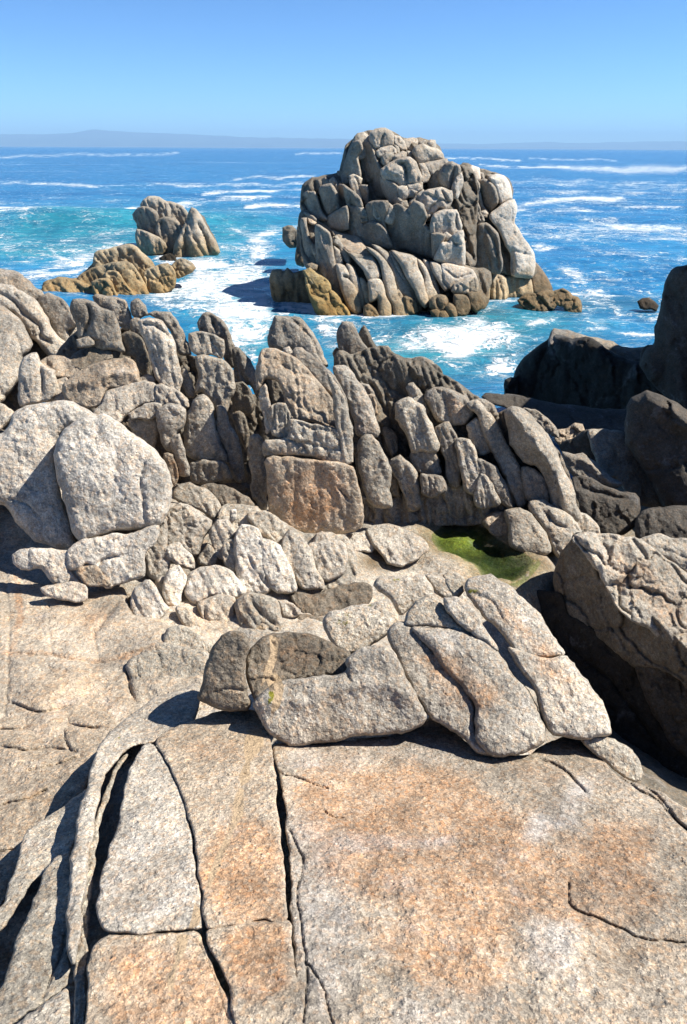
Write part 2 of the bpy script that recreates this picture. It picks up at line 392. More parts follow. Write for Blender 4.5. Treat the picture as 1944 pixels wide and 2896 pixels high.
# ------------------------------------------------------------------ sea, hills, haze
def sea():
    ang = np.radians(np.arange(-46, 46.01, 0.17))
    dip = np.concatenate([np.arange(32, 2.2, -0.085), np.geomspace(2.2, 0.012, 110)])
    Yr = CAMZ / np.tan(np.radians(dip))
    A, Y = np.meshgrid(ang, Yr); X = np.tan(A) * Y
    nyy, nxx = X.shape
    P = np.stack([X.ravel(), Y.ravel(), np.zeros(X.size)], 1)
    uv = project(P)
    D = np.hypot(P[:, 0], P[:, 1])
    def wave(k, wl, dirdeg, amp):
        c, s = math.cos(math.radians(dirdeg)), math.sin(math.radians(dirdeg))
        q = np.stack([(P[:, 0] * c + P[:, 1] * s) / (wl * 2.6), (-P[:, 0] * s + P[:, 1] * c) / wl, np.full(len(P), k)], 1)
        f = np.clip(1.6 - D / (wl * 75), 0, 1)
        return amp * f * (1 - 1.7 * np.abs(perlin(q)))
    z = wave(1.3, 6.5, 8, .16) + wave(5.1, 2.6, -12, .10) + wave(9.7, 1.2, 20, .05) + wave(3.7, 0.6, -25, .03) + wave(2.2, 14, 3, .28) - .15
    # the swell breaking on the left
    xx, yy = P[:, 0], P[:, 1]
    yc = 70 + 0.30 * (xx + 25) + 1.5 * np.sin(xx / 9)
    z += 1.1 * np.exp(-((yy - yc) / 5.0) ** 2) * np.clip((-xx - 3) / 14, 0, 1)
    P[:, 2] = z
    # colour of the water and foam cover
    u, v = uv[:, 0], uv[:, 1]
    n1 = fbm(np.stack([xx / 14, yy / 22, xx * 0], 1), 4)
    n2 = fbm(np.stack([xx / 5, yy / 7, xx * 0 + 4], 1), 4)
    t = np.clip((v - 418) / 300, 0, 1)[:, None]
    deep = np.array([0.022, 0.175, 0.39]); mid_ = np.array([0.022, 0.21, 0.43])
    colr = deep * (1 - t) + mid_ * t
    def blob(cx, cy, rx, ry, rot=0):
        c, s = math.cos(math.radians(rot)), math.sin(math.radians(rot)); a = (u - cx) * c + (v - cy) * s; b = -(u - cx) * s + (v - cy) * c
        return np.exp(-((a / rx) ** 2 + (b / ry) ** 2))
    tq = np.clip(.9 * blob(90, 690, 400, 62, -4) + .75 * blob(380, 640, 260, 60) + .7 * blob(640, 850, 200, 150) + .5 * blob(650, 650, 260, 60) + 0.9 * blob(1180, 1010, 300, 110) + .5 * blob(1500, 930, 260, 70) + .8 * blob(700, 1000, 120, 120), 0, 1)
    tq = np.clip(tq * (1 + .5 * n1), 0, 1)[:, None]
    colr = colr * (1 - tq) + np.array([0.030, 0.27, 0.36]) * tq
    dk = np.clip(.8 * blob(1290, 900, 150, 26) + .7 * blob(1700, 860, 200, 30) + .35 * n1 - .1, 0, .8)[:, None]
    colr = colr * (1 - dk) + np.array([0.012, 0.06, 0.10]) * dk
    f = np.zeros(len(P))
    def add(c, s, soft, k, line=False):
        nonlocal f
        Q = smooth(pts(c, s), not line, 25, 6, 3)
        m = (u > Q[:, 0].min() - 3 * soft) & (u < Q[:, 0].max() + 3 * soft) & (v > Q[:, 1].min() - 3 * soft) & (v < Q[:, 1].max() + 3 * soft)
        U = uv[m]; dd, _ = seg_dist(U, Q, not line)
        if line: dd = dd * (1 + .5 * n2[m]) + soft * .6 * np.clip(n1[m], -1, 1)
        w = np.clip(1.4 - dd / soft, 0, 1) * np.clip(.82 + 1.3 * n2[m], .1, 1) if line else np.clip(.5 + np.where(inside(U, Q), dd, -dd) / (2 * soft), 0, 1)
        f[m] = np.maximum(f[m], w * k)
    # crest of the swell and lines of foam
    add('A', '-60,530 60,520 150,505 250,500 330,490 450,483 560,470 600,466', 9, .95, True)
    add('A', '0,520 150,505 300,500 330,512 200,525 60,540 0,545', 6, .7)
    add('A', '-40,340 120,343 260,345 330,358 400,368 560,355 750,355 1000,355 1368,352', 5, .6, True)
    add('A', '240,345 330,358 440,370 400,360 300,346', 5, .9)
    add('A', '0,226 200,222 400,215 600,215 790,212', 5, .5, True)
    add('A', '780,450 850,438 950,425 1060,408 1200,410', 7, .8, True); add('A', '900,392 1020,390 1200,380 1350,378', 5, .8, True)
    add('A', '1090,455 1180,448 1260,452 1335,455', 7, .85, True); add('A', '1000,320 1200,320 1400,316', 4, .7, True)
    add('A', '1310,212 1450,208 1568,212', 4, .55, True); add('A', '890,505 960,495 1000,490', 7, .7, True)
    add('A', '440,575 520,572 610,568', 6, .5, True)
    # left bay wash
    add('A', '100,790 200,775 330,740 430,690 560,640 560,610 430,640 300,660 220,650 240,690 150,740 60,760', 18, .72)
    add('A', '120,800 200,770 300,745 400,725 350,765 250,790 200,808 150,806', 8, .95)
    add('A', '0,560 200,640 330,640 200,700 0,690', 30, .38)
    # channel between the rocks
    add('A', '640,640 740,650 860,700 1000,720 1100,700 1200,780 1210,900 1230,960 1180,1098 1000,1098 900,920 780,960 650,910 640,870 780,790 860,740 720,710', 22, .78)
    add('A', '820,705 900,690 1010,700 1040,720 960,735 860,725', 8, .95); add('A', '660,650 740,660 760,700 690,700', 8, .9)
    add('A', '650,860 760,900 900,880 1040,960 1150,960 1200,900 1210,1000 1100,1098 1040,1050 900,960 760,930 650,890', 20, .84)
    add('A', '1080,590 1180,555 1250,548 1240,580 1180,600 1230,650 1170,670 1120,630', 12, .72); add('A', '880,600 1000,640 1100,640', 10, .5, True)
    add('A', '1030,560 1120,580 1260,550', 9, .55, True)
    add('C', '1060,380 1130,420 1140,560 1100,470 1040,400', 12, .75)
    add('C', '1380,330 1500,340 1500,520 1440,480 1400,380', 12, .6)
    # foot of the big stack
    add('B', '20,690 60,660 0,600 -60,640 -60,760 0,800', 15, .75)
    add('B', '70,890 200,880 330,950 480,960 560,965 700,930 660,965 560,985 400,975 260,985 180,940 80,920', 7, .8)
    add('B', '180,940 300,990 500,1000 600,1010 560,1098 300,1098 240,1020', 25, .5)
    add('B', '600,1040 740,1030 850,980 960,960 1020,990 1130,1040 1160,1080 1120,1098 560,1098 560,1060', 24, .72)
    add('D', '250,440 400,390 540,370 600,330 650,330 700,370 760,400 820,430 850,470 780,490 700,475 620,510 600,560 500,560 470,520 400,480 270,480', 26, .82)
    add('D', '700,250 800,235 830,250 740,290 650,320', 10, .6); add('D', '830,400 900,360 1000,355 960,380 880,405', 9, .9)
    add('D', '780,490 860,470 840,560 760,640 640,640 540,600 520,570 640,560', 22, .56)
    add('D', '1220,410 1330,405 1450,410 1440,440 1330,448 1270,430', 8, 1.0); add('D', '1120,340 1230,360 1200,400 1100,385', 14, .5)
    add('B', '960,870 1080,868 1140,862 1130,880 1000,885', 6, .8)
    add('B', '1320,830 1400,800 1500,800 1560,850 1500,880 1420,860', 15, .72); add('B', '1280,730 1400,740 1450,790 1350,780', 10, .5)
    add('B', '1190,630 1300,640 1230,670 1205,660', 7, .7); add('B', '1200,700 1270,760 1290,820 1330,830', 6, .6, True)
    add('D', '960,170 1060,200 1150,210 1220,240 1260,300 1230,360 1300,350 1400,340 1440,300', 18, .62, True)
    add('D', '1010,130 1100,110 1200,150 1350,190 1440,230', 14, .5, True)
    add('D', '760,640 700,650 640,640', 6, .9, True); add('D', '1310,220 1350,245 1440,265', 9, .8, True)
    # streaks out at sea on the right
    add('B', '765,222 900,232 1140,240', 4, .7, True); add('B', '1180,234 1400,236 1568,238', 3, .5, True)
    add('B', '960,262 1100,268 1300,272 1568,275', 4, .7, True); add('B', '1220,262 1400,290 1720,300 1880,290 1880,262 1500,268', 7, .6)
    add('B', '1110,440 1200,425 1320,410 1450,400 1600,405 1600,430 1400,430 1250,445 1130,450', 8, .85)
    add('B', '1110,465 1300,472 1568,466 1860,455', 5, .75, True); add('B', '1370,500 1500,505 1600,520 1860,540 1860,575 1560,565 1480,530', 9, .7)
    add('B', '1200,330 1500,345 1880,350', 9, .5, True); add('B', '1130,385 1400,385 1880,380', 9, .5, True)
    # streaks that the wind lays on the open water
    st = fbm(np.stack([xx / 90, yy / 26, xx * 0 + 2], 1), 4) + .25 * n2
    f = np.maximum(f, np.clip((st - .30) * 1.2, 0, .45) * np.clip((v - 430) / 60, 0, 1) * (v < 960) * np.clip((YF(P) - 20) / 20, 0, 1))
    f = np.maximum(f, .30 * np.clip(n2 * 1.6 + .2, 0, 1) * (v > 560))
    C = np.concatenate([colr * .74, f[:, None]], 1)
    j, i = np.meshgrid(np.arange(nyy - 1), np.arange(nxx - 1), indexing='ij'); a = (j * nxx + i).ravel()
    F = np.stack([a, a + 1, a + nxx + 1, a + nxx], 1)
    m, t, b = new_mat('sea_water'); N = NB(t)
    pos = N.n('ShaderNodeNewGeometry').outputs['Position']
    at = N.n('ShaderNodeAttribute', attribute_name='Sea')
    w1 = N.noise(N.vmul(pos, (0.55, 1.0, 0.3)), 1.1, 6, 0.62, 0.8); w2 = N.noise(N.vmul(pos, (0.16, 0.30, 1)), 1.0, 4, 0.6, 0.5); w3 = N.noise(N.vmul(pos, (0.02, 0.06, 1)), 1.0, 5, 0.65)
    # foam: strings of froth along warped noise contours, closing up to solid white where the cover is dense
    wp = N.n('ShaderNodeVectorMath', operation='ADD'); sc_ = N.n('ShaderNodeTexNoise'); t.links.new(N.vmul(pos, (1, 1, .2)), sc_.inputs['Vector']); sc_.inputs['Scale'].default_value = 1.1; sc_.inputs['Detail'].default_value = 4
    t.links.new(pos, wp.inputs[0]); t.links.new(N.vmul(sc_.outputs['Color'], (1.6, 1.6, 0)), wp.inputs[1]); wq = wp.outputs[0]
    def strings(scale, width): return N.ramp(N.math('ABSOLUTE', N.math('SUBTRACT', N.noise(N.vmul(wq, (1, 1.25, .1)), scale, 3, 0.5), 0.5)), 0.0, width, 1.0, 0.0)
    lace = N.math('ADD', N.math('MULTIPLY', strings(0.55, .035), 0.34), N.math('MULTIPLY', strings(1.3, .05), 0.30))
    lace = N.math('ADD', lace, N.math('MULTIPLY', strings(3.2, .07), 0.20))
    thick = N.noise(wq, 0.9, 7, 0.72)
    broad = N.noise(wq, 0.22, 4, 0.6)
    pat = N.math('ADD', lace, N.math('ADD', N.math('MULTIPLY', N.math('SUBTRACT', thick, 0.5), 1.5), N.math('MULTIPLY', N.math('SUBTRACT', broad, 0.5), 0.9)))
    fm = N.math('ADD', N.math('MULTIPLY', at.outputs['Alpha'], 0.95), pat)
    foam = N.ramp(fm, 0.60, 1.06)
    veil = N.ramp(fm, 0.25, 0.85, 0, 0.45)
    wc = N.mix(N.ramp(w1, 0.40, 0.68, 0, 0.55), at.outputs['Color'], N.mix(1.0, at.outputs['Color'], C4(1.9, 1.7, 1.45), 'MULTIPLY'))
    wc = N.mix(N.ramp(w2, 0.42, 0.62, 0, 0.55), wc, N.mix(1.0, wc, C4(0.45, 0.55, 0.7), 'MULTIPLY'))
    wc = N.mix(N.ramp(w3, 0.45, 0.65, 0, 0.5), wc, N.mix(1.0, wc, C4(0.55, 0.62, 0.75), 'MULTIPLY'))
    wc = N.mix(veil, wc, C4(0.28, 0.42, 0.45)); wc = N.mix(foam, wc, C4(0.62, 0.64, 0.65))
    t.links.new(wc, b.inputs['Base Color'])
    t.links.new(N.mix(foam, C4(.25, .25, .25), C4(.8, .8, .8)), b.inputs['Roughness'])
    b.inputs['IOR'].default_value = 1.33; b.inputs['Specular IOR Level'].default_value = 0.35
    hh = N.math('ADD', N.math('MULTIPLY', w1, 0.26), N.math('MULTIPLY', N.noise(N.vmul(pos, (1, 1.5, 1)), 4.5, 3, 0.6), 0.05))
    hh = N.math('ADD', hh, N.math('MULTIPLY', w2, 0.6))
    hh = N.math('ADD', hh, N.math('MULTIPLY', foam, 0.05))
    bp = N.n('ShaderNodeBump'); bp.inputs['Strength'].default_value = 0.9; bp.inputs['Distance'].default_value = 1.0
    t.links.new(hh, bp.inputs['Height']); t.links.new(bp.outputs[0], b.inputs['Normal'])
    o = mesh_obj('sea', P, F, m, None, dict(Sea=C)); o['kind'] = 'structure'
    return o
def YF(P): return P[:, 1]

def hills():
    m, t, b = new_mat('far_hills'); N = NB(t)
    pos = N.n('ShaderNodeNewGeometry').outputs['Position']
    t.links.new(N.mix(N.ramp(N.noise(pos, 0.0012, 5, 0.6), .4, .6), C4(.03, .06, .12), C4(.05, .085, .14)), b.inputs['Base Color']); b.inputs['Roughness'].default_value = 1  # bluish base colour stands in for part of the distance haze
    def ridge(name, Y, prof_pts, depth, seed):
        xs = np.array([p[0] for p in prof_pts]); hs = np.array([p[1] for p in prof_pts])   # source px x, px above the horizon
        u = np.arange(-500, 2450, 8.0)
        hz = 418 + (u - 500) * 0.005
        top = np.interp(u, xs, hs)
        n = perlin(np.stack([u / 60, u * 0 + seed, u * 0], 1)) * 1.6 + perlin(np.stack([u / 20, u * 0 + seed, u * 0 + 9], 1)) * .7
        r = rays(np.stack([u, hz], 1)); X = r[:, 0] / r[:, 1] * Y
        H = np.maximum(top + n, 1.0) * (Y * 0.9 / FPX / 0.9) * 1.10
        V = []; K = 9
        for k in range(K + 1):
            s = k / K
            zz = H * math.sin(math.pi / 2 * min(1, s * 1.25)) + (0 if k == 0 else 1) * H * 0.12 * perlin(np.stack([u / 40, u * 0 + s * 6, u * 0 + seed], 1)) * (1 - s)
            V.append(np.stack([X, np.full_like(X, Y + depth * s), zz - (3 if k == 0 else 0)], 1))
        V = np.concatenate(V); n_ = len(u)
        j, i = np.meshgrid(np.arange(K), np.arange(n_ - 1), indexing='ij'); a = (j * n_ + i).ravel()
        o = mesh_obj(name, V, np.stack([a, a + 1, a + n_ + 1, a + n_], 1), m); o['kind'] = 'structure'
    # the long range on the left and the lower, farther coast on the right
    ridge('hills', 15000, [(-500, 28), (0, 31), (80, 34), (125, 38), (148, 43), (175, 40), (240, 38), (330, 36), (500, 31), (700, 25), (850, 24), (1000, 23), (1100, 16), (1250, 6), (1350, 1), (2450, 1)], 3500, 3)
    ridge('coast_hills', 19000, [(-500, 1), (700, 2), (1000, 12), (1200, 13), (1400, 11), (1620, 17), (1700, 14), (1944, 19), (2450, 22)], 3000, 8)

def haze():
    import bmesh
    me = bpy.data.meshes.new('haze'); bm = bmesh.new(); bmesh.ops.create_cube(bm, size=1.0)
    for vtx in bm.verts:
        vtx.co.x *= 60000; vtx.co.y = -400 if vtx.co.y < 0 else 25000; vtx.co.z = -8 if vtx.co.z < 0 else 420
    bm.to_mesh(me); bm.free(); o = bpy.data.objects.new('haze', me); COL.objects.link(o); o['kind'] = 'stuff'
    m = bpy.data.materials.new('haze'); m.use_nodes = True; t = m.node_tree; t.nodes.clear()
    out = t.nodes.new('ShaderNodeOutputMaterial'); v = t.nodes.new('ShaderNodeVolumePrincipled')
    v.inputs['Color'].default_value = (0.42, 0.70, 1.0, 1); v.inputs['Density'].default_value = HAZE_D; v.inputs['Anisotropy'].default_value = 0.0
    t.links.new(v.outputs[0], out.inputs['Volume']); me.materials.append(m); m.cycles.homogeneous_volume = True
HAZE_D = 1e-4
sea(); hills()
def GR(u, v, d, tilt, yaw=0): return Plane(at_drop((u, v), d), nrm(tilt, yaw))
# ------------------------------------------------------------------ stains painted on the rock faces
paint(0, 'Z', '640,1080 720,1040 790,1070 800,1140 740,1200 660,1200 630,1140', 40, .75)
paint(0, 'H', '-200,420 100,380 400,360 600,440 760,560 900,600 900,700 1080,700 1250,620 1450,700 1400,900 1100,1098 600,1098 200,1098 -100,900', 60, .8)
paint(0, 'J', '0,560 300,600 500,350 900,300 1100,250 1400,330 1500,600 1280,780 1100,700 850,650 820,900 600,1000 300,930', 70, .75)
paint(0, 'H', '760,380 900,370 1040,420 1000,520 900,520 800,480', 20, .5)
paint(0, 'Z', '480,1880 560,1850 640,1900 655,2100 500,2110 450,1990', 35, .75)
paint(0, 'Z', '230,2170 330,2140 520,2200 540,2336 420,2400 240,2336', 35, .7); paint(0, 'Z', '500,2130 650,2100 660,2250 560,2300', 25, .8)
paint(0, 'Z', '420,1680 560,1660 600,1720 500,1760 400,1740', 40, .4)
paint(0, 'Z', '590,1600 600,1480 700,1450 760,1500 640,1550', 25, .5)
paint(0, 'Z', '940,1500 1000,1460 1080,1520 1160,1580 1100,1640 1020,1600', 40, .8); paint(0, 'Z', '1120,1370 1200,1400 1260,1480 1320,1560 1240,1560 1180,1480', 40, .75)
paint(0, 'Z', '1340,1230 1460,1260 1568,1340 1600,1500 1500,1440 1400,1330', 40, .55)
paint(0, 'E', '0,840 200,850 420,880 600,850 700,800 690,830 600,880 430,905 200,870 0,870', 14, .8)
paint(0, 'E', '70,480 90,700 50,860', 12, .6, True); paint(0, 'E', '330,690 500,640 560,590 480,700 420,840', 20, .45)
paint(0, 'E', '440,560 600,540 560,600 440,600', 14, .5)
paint(0, 'C', '1150,520 1240,470 1400,600 1300,640 1180,580', 30, .35); paint(0, 'C', '350,830 500,820 520,900 400,900', 30, .3)
paint(0, 'C', '440,520 600,500 600,560 450,600', 25, .3); paint(0, 'D', '90,770 190,760 190,830 100,830', 12, .6); paint(0, 'D', '500,650 590,690 560,760 500,740', 12, .7)
paint(0, 'C', '740,930 830,950 830,1040 770,1040', 14, .6); paint(0, 'C', '1010,860 1060,900 1040,1020 1000,960', 12, .5)
paint(1, 'G', '1180,30 1220,0 1260,60 1240,160 1200,190 1210,120', 3, 1); paint(1, 'G', '1100,260 1160,250 1170,330 1110,400 1110,480 1070,510 1060,460 1090,400 1080,340', 3, 1)
paint(1, 'G', '1055,510 1085,510 1085,640 1050,680 1040,720 1000,770 985,860 940,940 910,990 920,900 960,800 990,740 1030,660 1030,580', 5, .62)
paint(1, 'I', '1060,50 1085,50 1085,150 1050,230 1020,310 980,390 930,520 920,440 960,330 1000,260', 5, .58); paint(1, 'I', '860,560 895,590 885,660 830,690 850,620', 4, .75)
paint(1, 'I', '780,700 845,700 820,800 790,850 770,960 740,960 740,880 770,820', 6, .62); paint(1, 'E', '1195,775 1235,790 1230,880 1200,960 1160,1000 1170,940 1200,860', 3, .9)
paint(1, 'E', '1110,770 1150,730 1180,740 1150,790 1115,800', 4, .7)
paint(3, 'H', '880,640 1000,560 1100,470 1150,500 1110,620 1000,700 900,760 840,740', 16, .8); paint(3, 'H', '-180,300 100,330 400,230 560,330 480,380 250,380 0,420 -180,400', 30, .5)
paint(3, 'J', '820,720 900,640 1050,660 1080,780 980,860 850,820', 25, .6); paint(3, 'J', '0,240 300,270 540,270 500,310 250,330 0,330', 12, .6); paint(3, 'J', '330,960 600,960 800,1000 780,1098 300,1098', 30, .5); paint(3, 'I', '1290,200 1500,300 1560,900 1400,1098 1330,900 1290,600', 40, .5)
paint(3, 'G', '560,750 800,740 860,1000 800,1098 500,1098 460,1000', 40, .3)
paint(2, 'F', '0,690 60,680 100,690 60,740 0,735', 8, .62); paint(2, 'F', '110,640 180,635 190,650 130,660', 8, .6); paint(2, 'F', '210,525 310,520 300,545 230,540', 7, .62)
paint(2, 'F', '580,575 650,570 655,590 600,600', 5, .8); paint(2, 'G', '1185,90 1225,70 1220,130 1190,160', 6, .75); paint(2, 'G', '495,300 535,285 540,300 505,312', 4, .7)
paint(2, 'E', '1460,700 1568,660 1568,740 1470,740', 8, .5)
paint(2, 'L', '870,270 905,270 910,300 880,310', 4, .7); paint(2, 'M', '590,480 620,480 615,570 590,570', 4, .6)

# ------------------------------------------------------------------ the big sea stack
MS = macro((950, 715), 32.3, 36); SKP = macro((1125, 905), 29.75, 44)
ST = thing('sea_stack', 'huge craggy grey granite sea stack rising from white water above the horizon', 'sea stack'); ST.location = (3.5, 31.5, 0)
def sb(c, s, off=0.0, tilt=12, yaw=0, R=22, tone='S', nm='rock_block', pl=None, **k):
    if pl is None and yaw < 0: yaw, tilt, tone = yaw * 1.5 - 6, tilt - 8, {'S': 'G'}.get(tone, tone)  # left-facing blocks turn from the sun and take a darker tone as shade
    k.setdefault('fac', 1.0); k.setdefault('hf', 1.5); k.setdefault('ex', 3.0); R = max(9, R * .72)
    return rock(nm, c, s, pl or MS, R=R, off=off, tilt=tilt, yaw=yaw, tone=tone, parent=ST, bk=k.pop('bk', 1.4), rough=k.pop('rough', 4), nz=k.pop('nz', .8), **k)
SKR = Plane(at_drop((1440, 856), 6.2), nrm(36, 22))
# body behind the blocks
rock('core', 'B', '180,400 200,350 270,320 340,300 380,180 430,130 480,115 560,115 640,150 760,170 800,240 860,260 930,300 950,400 940,560 930,700 700,680 500,610 320,545 190,480',
     MS, R=60, hf=.6, bk=4.0, off=1.0, tone='U', parent=ST, flute=(72, 26, 14), block=(60, 14, 1.4, 70), rough=8)
rock('core', 'B', '172,470 300,545 600,645 900,715 1000,735 1000,865 960,900 820,940 700,900 640,930 560,955 460,950 400,925 330,900 250,750 190,700 178,600',
     SKP, R=40, hf=.5, bk=4.0, off=.7, tone='U', parent=ST, flute=(68, 22, 12), rough=8)
rock('core', 'B', '930,712 1190,730 1240,756 1268,812 1180,852 1000,868 960,900 930,880', SKR, R=40, hf=.5, bk=4.0, off=.6, tone='U', parent=ST, flute=(84, 22, 12), rough=8)
# summit
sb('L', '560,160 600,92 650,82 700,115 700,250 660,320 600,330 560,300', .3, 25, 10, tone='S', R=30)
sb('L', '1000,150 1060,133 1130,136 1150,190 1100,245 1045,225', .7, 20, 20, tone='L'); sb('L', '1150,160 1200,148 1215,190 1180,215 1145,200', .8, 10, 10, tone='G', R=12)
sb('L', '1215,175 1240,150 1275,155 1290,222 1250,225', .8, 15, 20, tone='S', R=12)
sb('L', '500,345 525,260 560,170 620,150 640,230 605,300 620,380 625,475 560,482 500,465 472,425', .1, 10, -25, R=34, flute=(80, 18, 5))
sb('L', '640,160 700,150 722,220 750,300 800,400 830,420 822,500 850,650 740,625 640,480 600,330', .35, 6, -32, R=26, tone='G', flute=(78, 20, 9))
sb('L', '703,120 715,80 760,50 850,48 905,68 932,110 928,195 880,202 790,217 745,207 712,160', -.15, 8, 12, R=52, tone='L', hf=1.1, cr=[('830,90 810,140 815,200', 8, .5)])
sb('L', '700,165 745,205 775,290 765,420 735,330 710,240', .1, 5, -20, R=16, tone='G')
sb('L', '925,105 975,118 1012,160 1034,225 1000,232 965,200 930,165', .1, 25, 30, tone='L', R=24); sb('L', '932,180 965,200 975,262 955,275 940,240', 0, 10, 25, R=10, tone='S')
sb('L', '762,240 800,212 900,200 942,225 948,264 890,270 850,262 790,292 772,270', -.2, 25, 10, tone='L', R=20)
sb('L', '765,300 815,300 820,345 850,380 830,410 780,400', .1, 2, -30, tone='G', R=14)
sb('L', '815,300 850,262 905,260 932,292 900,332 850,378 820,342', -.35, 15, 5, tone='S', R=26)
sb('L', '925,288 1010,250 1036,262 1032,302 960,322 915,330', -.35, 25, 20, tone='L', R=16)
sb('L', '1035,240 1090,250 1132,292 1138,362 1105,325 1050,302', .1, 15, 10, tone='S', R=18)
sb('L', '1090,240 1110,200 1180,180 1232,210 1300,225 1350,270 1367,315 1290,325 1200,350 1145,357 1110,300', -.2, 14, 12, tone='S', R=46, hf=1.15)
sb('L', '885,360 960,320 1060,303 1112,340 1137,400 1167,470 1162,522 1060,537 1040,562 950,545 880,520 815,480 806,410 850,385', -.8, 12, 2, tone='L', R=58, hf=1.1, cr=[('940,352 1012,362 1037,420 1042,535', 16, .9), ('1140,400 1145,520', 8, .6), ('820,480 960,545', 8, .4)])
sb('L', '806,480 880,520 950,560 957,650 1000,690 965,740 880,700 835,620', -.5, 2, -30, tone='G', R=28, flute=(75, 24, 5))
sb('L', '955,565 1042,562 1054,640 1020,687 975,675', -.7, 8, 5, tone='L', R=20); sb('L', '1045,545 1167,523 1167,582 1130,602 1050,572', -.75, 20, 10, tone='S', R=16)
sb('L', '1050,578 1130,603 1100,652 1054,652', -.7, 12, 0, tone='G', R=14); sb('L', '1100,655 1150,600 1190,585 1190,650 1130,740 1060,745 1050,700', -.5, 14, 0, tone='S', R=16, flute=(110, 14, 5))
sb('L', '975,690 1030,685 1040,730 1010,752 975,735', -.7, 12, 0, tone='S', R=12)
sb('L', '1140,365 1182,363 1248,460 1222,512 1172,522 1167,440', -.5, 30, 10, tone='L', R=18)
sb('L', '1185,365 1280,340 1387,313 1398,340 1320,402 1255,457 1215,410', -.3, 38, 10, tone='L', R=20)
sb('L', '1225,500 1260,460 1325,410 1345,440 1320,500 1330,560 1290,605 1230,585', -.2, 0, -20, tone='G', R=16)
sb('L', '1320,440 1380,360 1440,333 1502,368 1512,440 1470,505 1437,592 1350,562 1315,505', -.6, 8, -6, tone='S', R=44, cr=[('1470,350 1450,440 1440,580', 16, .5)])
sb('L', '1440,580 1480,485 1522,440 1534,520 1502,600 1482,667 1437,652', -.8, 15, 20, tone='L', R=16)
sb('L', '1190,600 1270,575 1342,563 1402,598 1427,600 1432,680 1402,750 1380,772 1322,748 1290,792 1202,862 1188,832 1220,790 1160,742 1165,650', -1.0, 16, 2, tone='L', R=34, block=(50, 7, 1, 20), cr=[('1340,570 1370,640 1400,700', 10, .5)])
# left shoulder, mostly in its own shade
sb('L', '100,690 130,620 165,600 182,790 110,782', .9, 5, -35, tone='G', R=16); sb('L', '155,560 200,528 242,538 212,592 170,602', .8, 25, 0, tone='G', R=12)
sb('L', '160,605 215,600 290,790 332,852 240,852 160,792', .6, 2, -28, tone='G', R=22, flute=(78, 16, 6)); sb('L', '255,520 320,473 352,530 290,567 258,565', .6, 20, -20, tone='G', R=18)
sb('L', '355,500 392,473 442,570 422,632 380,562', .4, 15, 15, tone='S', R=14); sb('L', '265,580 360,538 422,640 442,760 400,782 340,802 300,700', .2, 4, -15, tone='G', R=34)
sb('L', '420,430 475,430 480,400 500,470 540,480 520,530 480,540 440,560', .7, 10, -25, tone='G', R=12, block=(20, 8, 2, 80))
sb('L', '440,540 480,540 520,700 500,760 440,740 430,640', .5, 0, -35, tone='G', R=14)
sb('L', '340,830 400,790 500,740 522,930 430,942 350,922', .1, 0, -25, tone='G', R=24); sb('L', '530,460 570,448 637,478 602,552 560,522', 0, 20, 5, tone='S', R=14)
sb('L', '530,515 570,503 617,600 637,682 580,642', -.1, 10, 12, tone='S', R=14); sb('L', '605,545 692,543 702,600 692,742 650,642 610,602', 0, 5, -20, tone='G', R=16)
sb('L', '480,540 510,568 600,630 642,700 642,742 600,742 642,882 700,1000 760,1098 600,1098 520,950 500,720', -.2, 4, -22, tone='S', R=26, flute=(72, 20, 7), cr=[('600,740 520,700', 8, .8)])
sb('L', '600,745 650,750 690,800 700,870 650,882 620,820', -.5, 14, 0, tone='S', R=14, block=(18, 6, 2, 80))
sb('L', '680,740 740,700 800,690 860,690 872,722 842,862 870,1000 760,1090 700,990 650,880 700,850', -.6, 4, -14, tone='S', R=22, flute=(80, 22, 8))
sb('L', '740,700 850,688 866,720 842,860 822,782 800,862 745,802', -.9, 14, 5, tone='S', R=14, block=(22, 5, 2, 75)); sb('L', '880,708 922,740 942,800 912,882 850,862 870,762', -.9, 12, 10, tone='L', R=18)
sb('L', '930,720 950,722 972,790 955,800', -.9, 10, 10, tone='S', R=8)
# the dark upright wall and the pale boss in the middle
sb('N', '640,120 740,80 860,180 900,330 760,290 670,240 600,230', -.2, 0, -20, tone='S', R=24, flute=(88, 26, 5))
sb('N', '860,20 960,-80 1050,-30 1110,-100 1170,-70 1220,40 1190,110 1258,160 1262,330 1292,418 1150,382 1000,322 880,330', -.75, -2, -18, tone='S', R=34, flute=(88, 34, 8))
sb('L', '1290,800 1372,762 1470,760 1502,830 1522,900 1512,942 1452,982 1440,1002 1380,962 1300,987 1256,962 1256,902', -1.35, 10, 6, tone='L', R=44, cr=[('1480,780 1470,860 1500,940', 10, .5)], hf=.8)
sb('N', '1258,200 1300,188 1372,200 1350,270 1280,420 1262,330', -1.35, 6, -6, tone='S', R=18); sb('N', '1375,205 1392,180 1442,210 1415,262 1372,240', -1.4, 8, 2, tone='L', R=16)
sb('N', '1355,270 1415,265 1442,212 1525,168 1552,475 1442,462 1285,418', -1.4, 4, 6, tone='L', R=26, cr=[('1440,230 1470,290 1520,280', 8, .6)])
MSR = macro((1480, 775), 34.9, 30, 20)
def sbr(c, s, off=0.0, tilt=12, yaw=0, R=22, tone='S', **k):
    if yaw < 0: yaw, tilt, tone = yaw * 1.4 - 4, tilt - 4, {'S': 'G'}.get(tone, tone)  # left-facing flank blocks likewise get shade in their tone
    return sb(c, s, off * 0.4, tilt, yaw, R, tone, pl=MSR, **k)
rock('core', 'B', '880,270 960,290 1080,330 1100,420 1110,530 1160,610 1190,690 1190,745 1000,735 900,700 860,560', MSR, R=40, hf=.5, bk=3.0, off=.5, tone='U', parent=ST, flute=(78, 26, 12), rough=8)
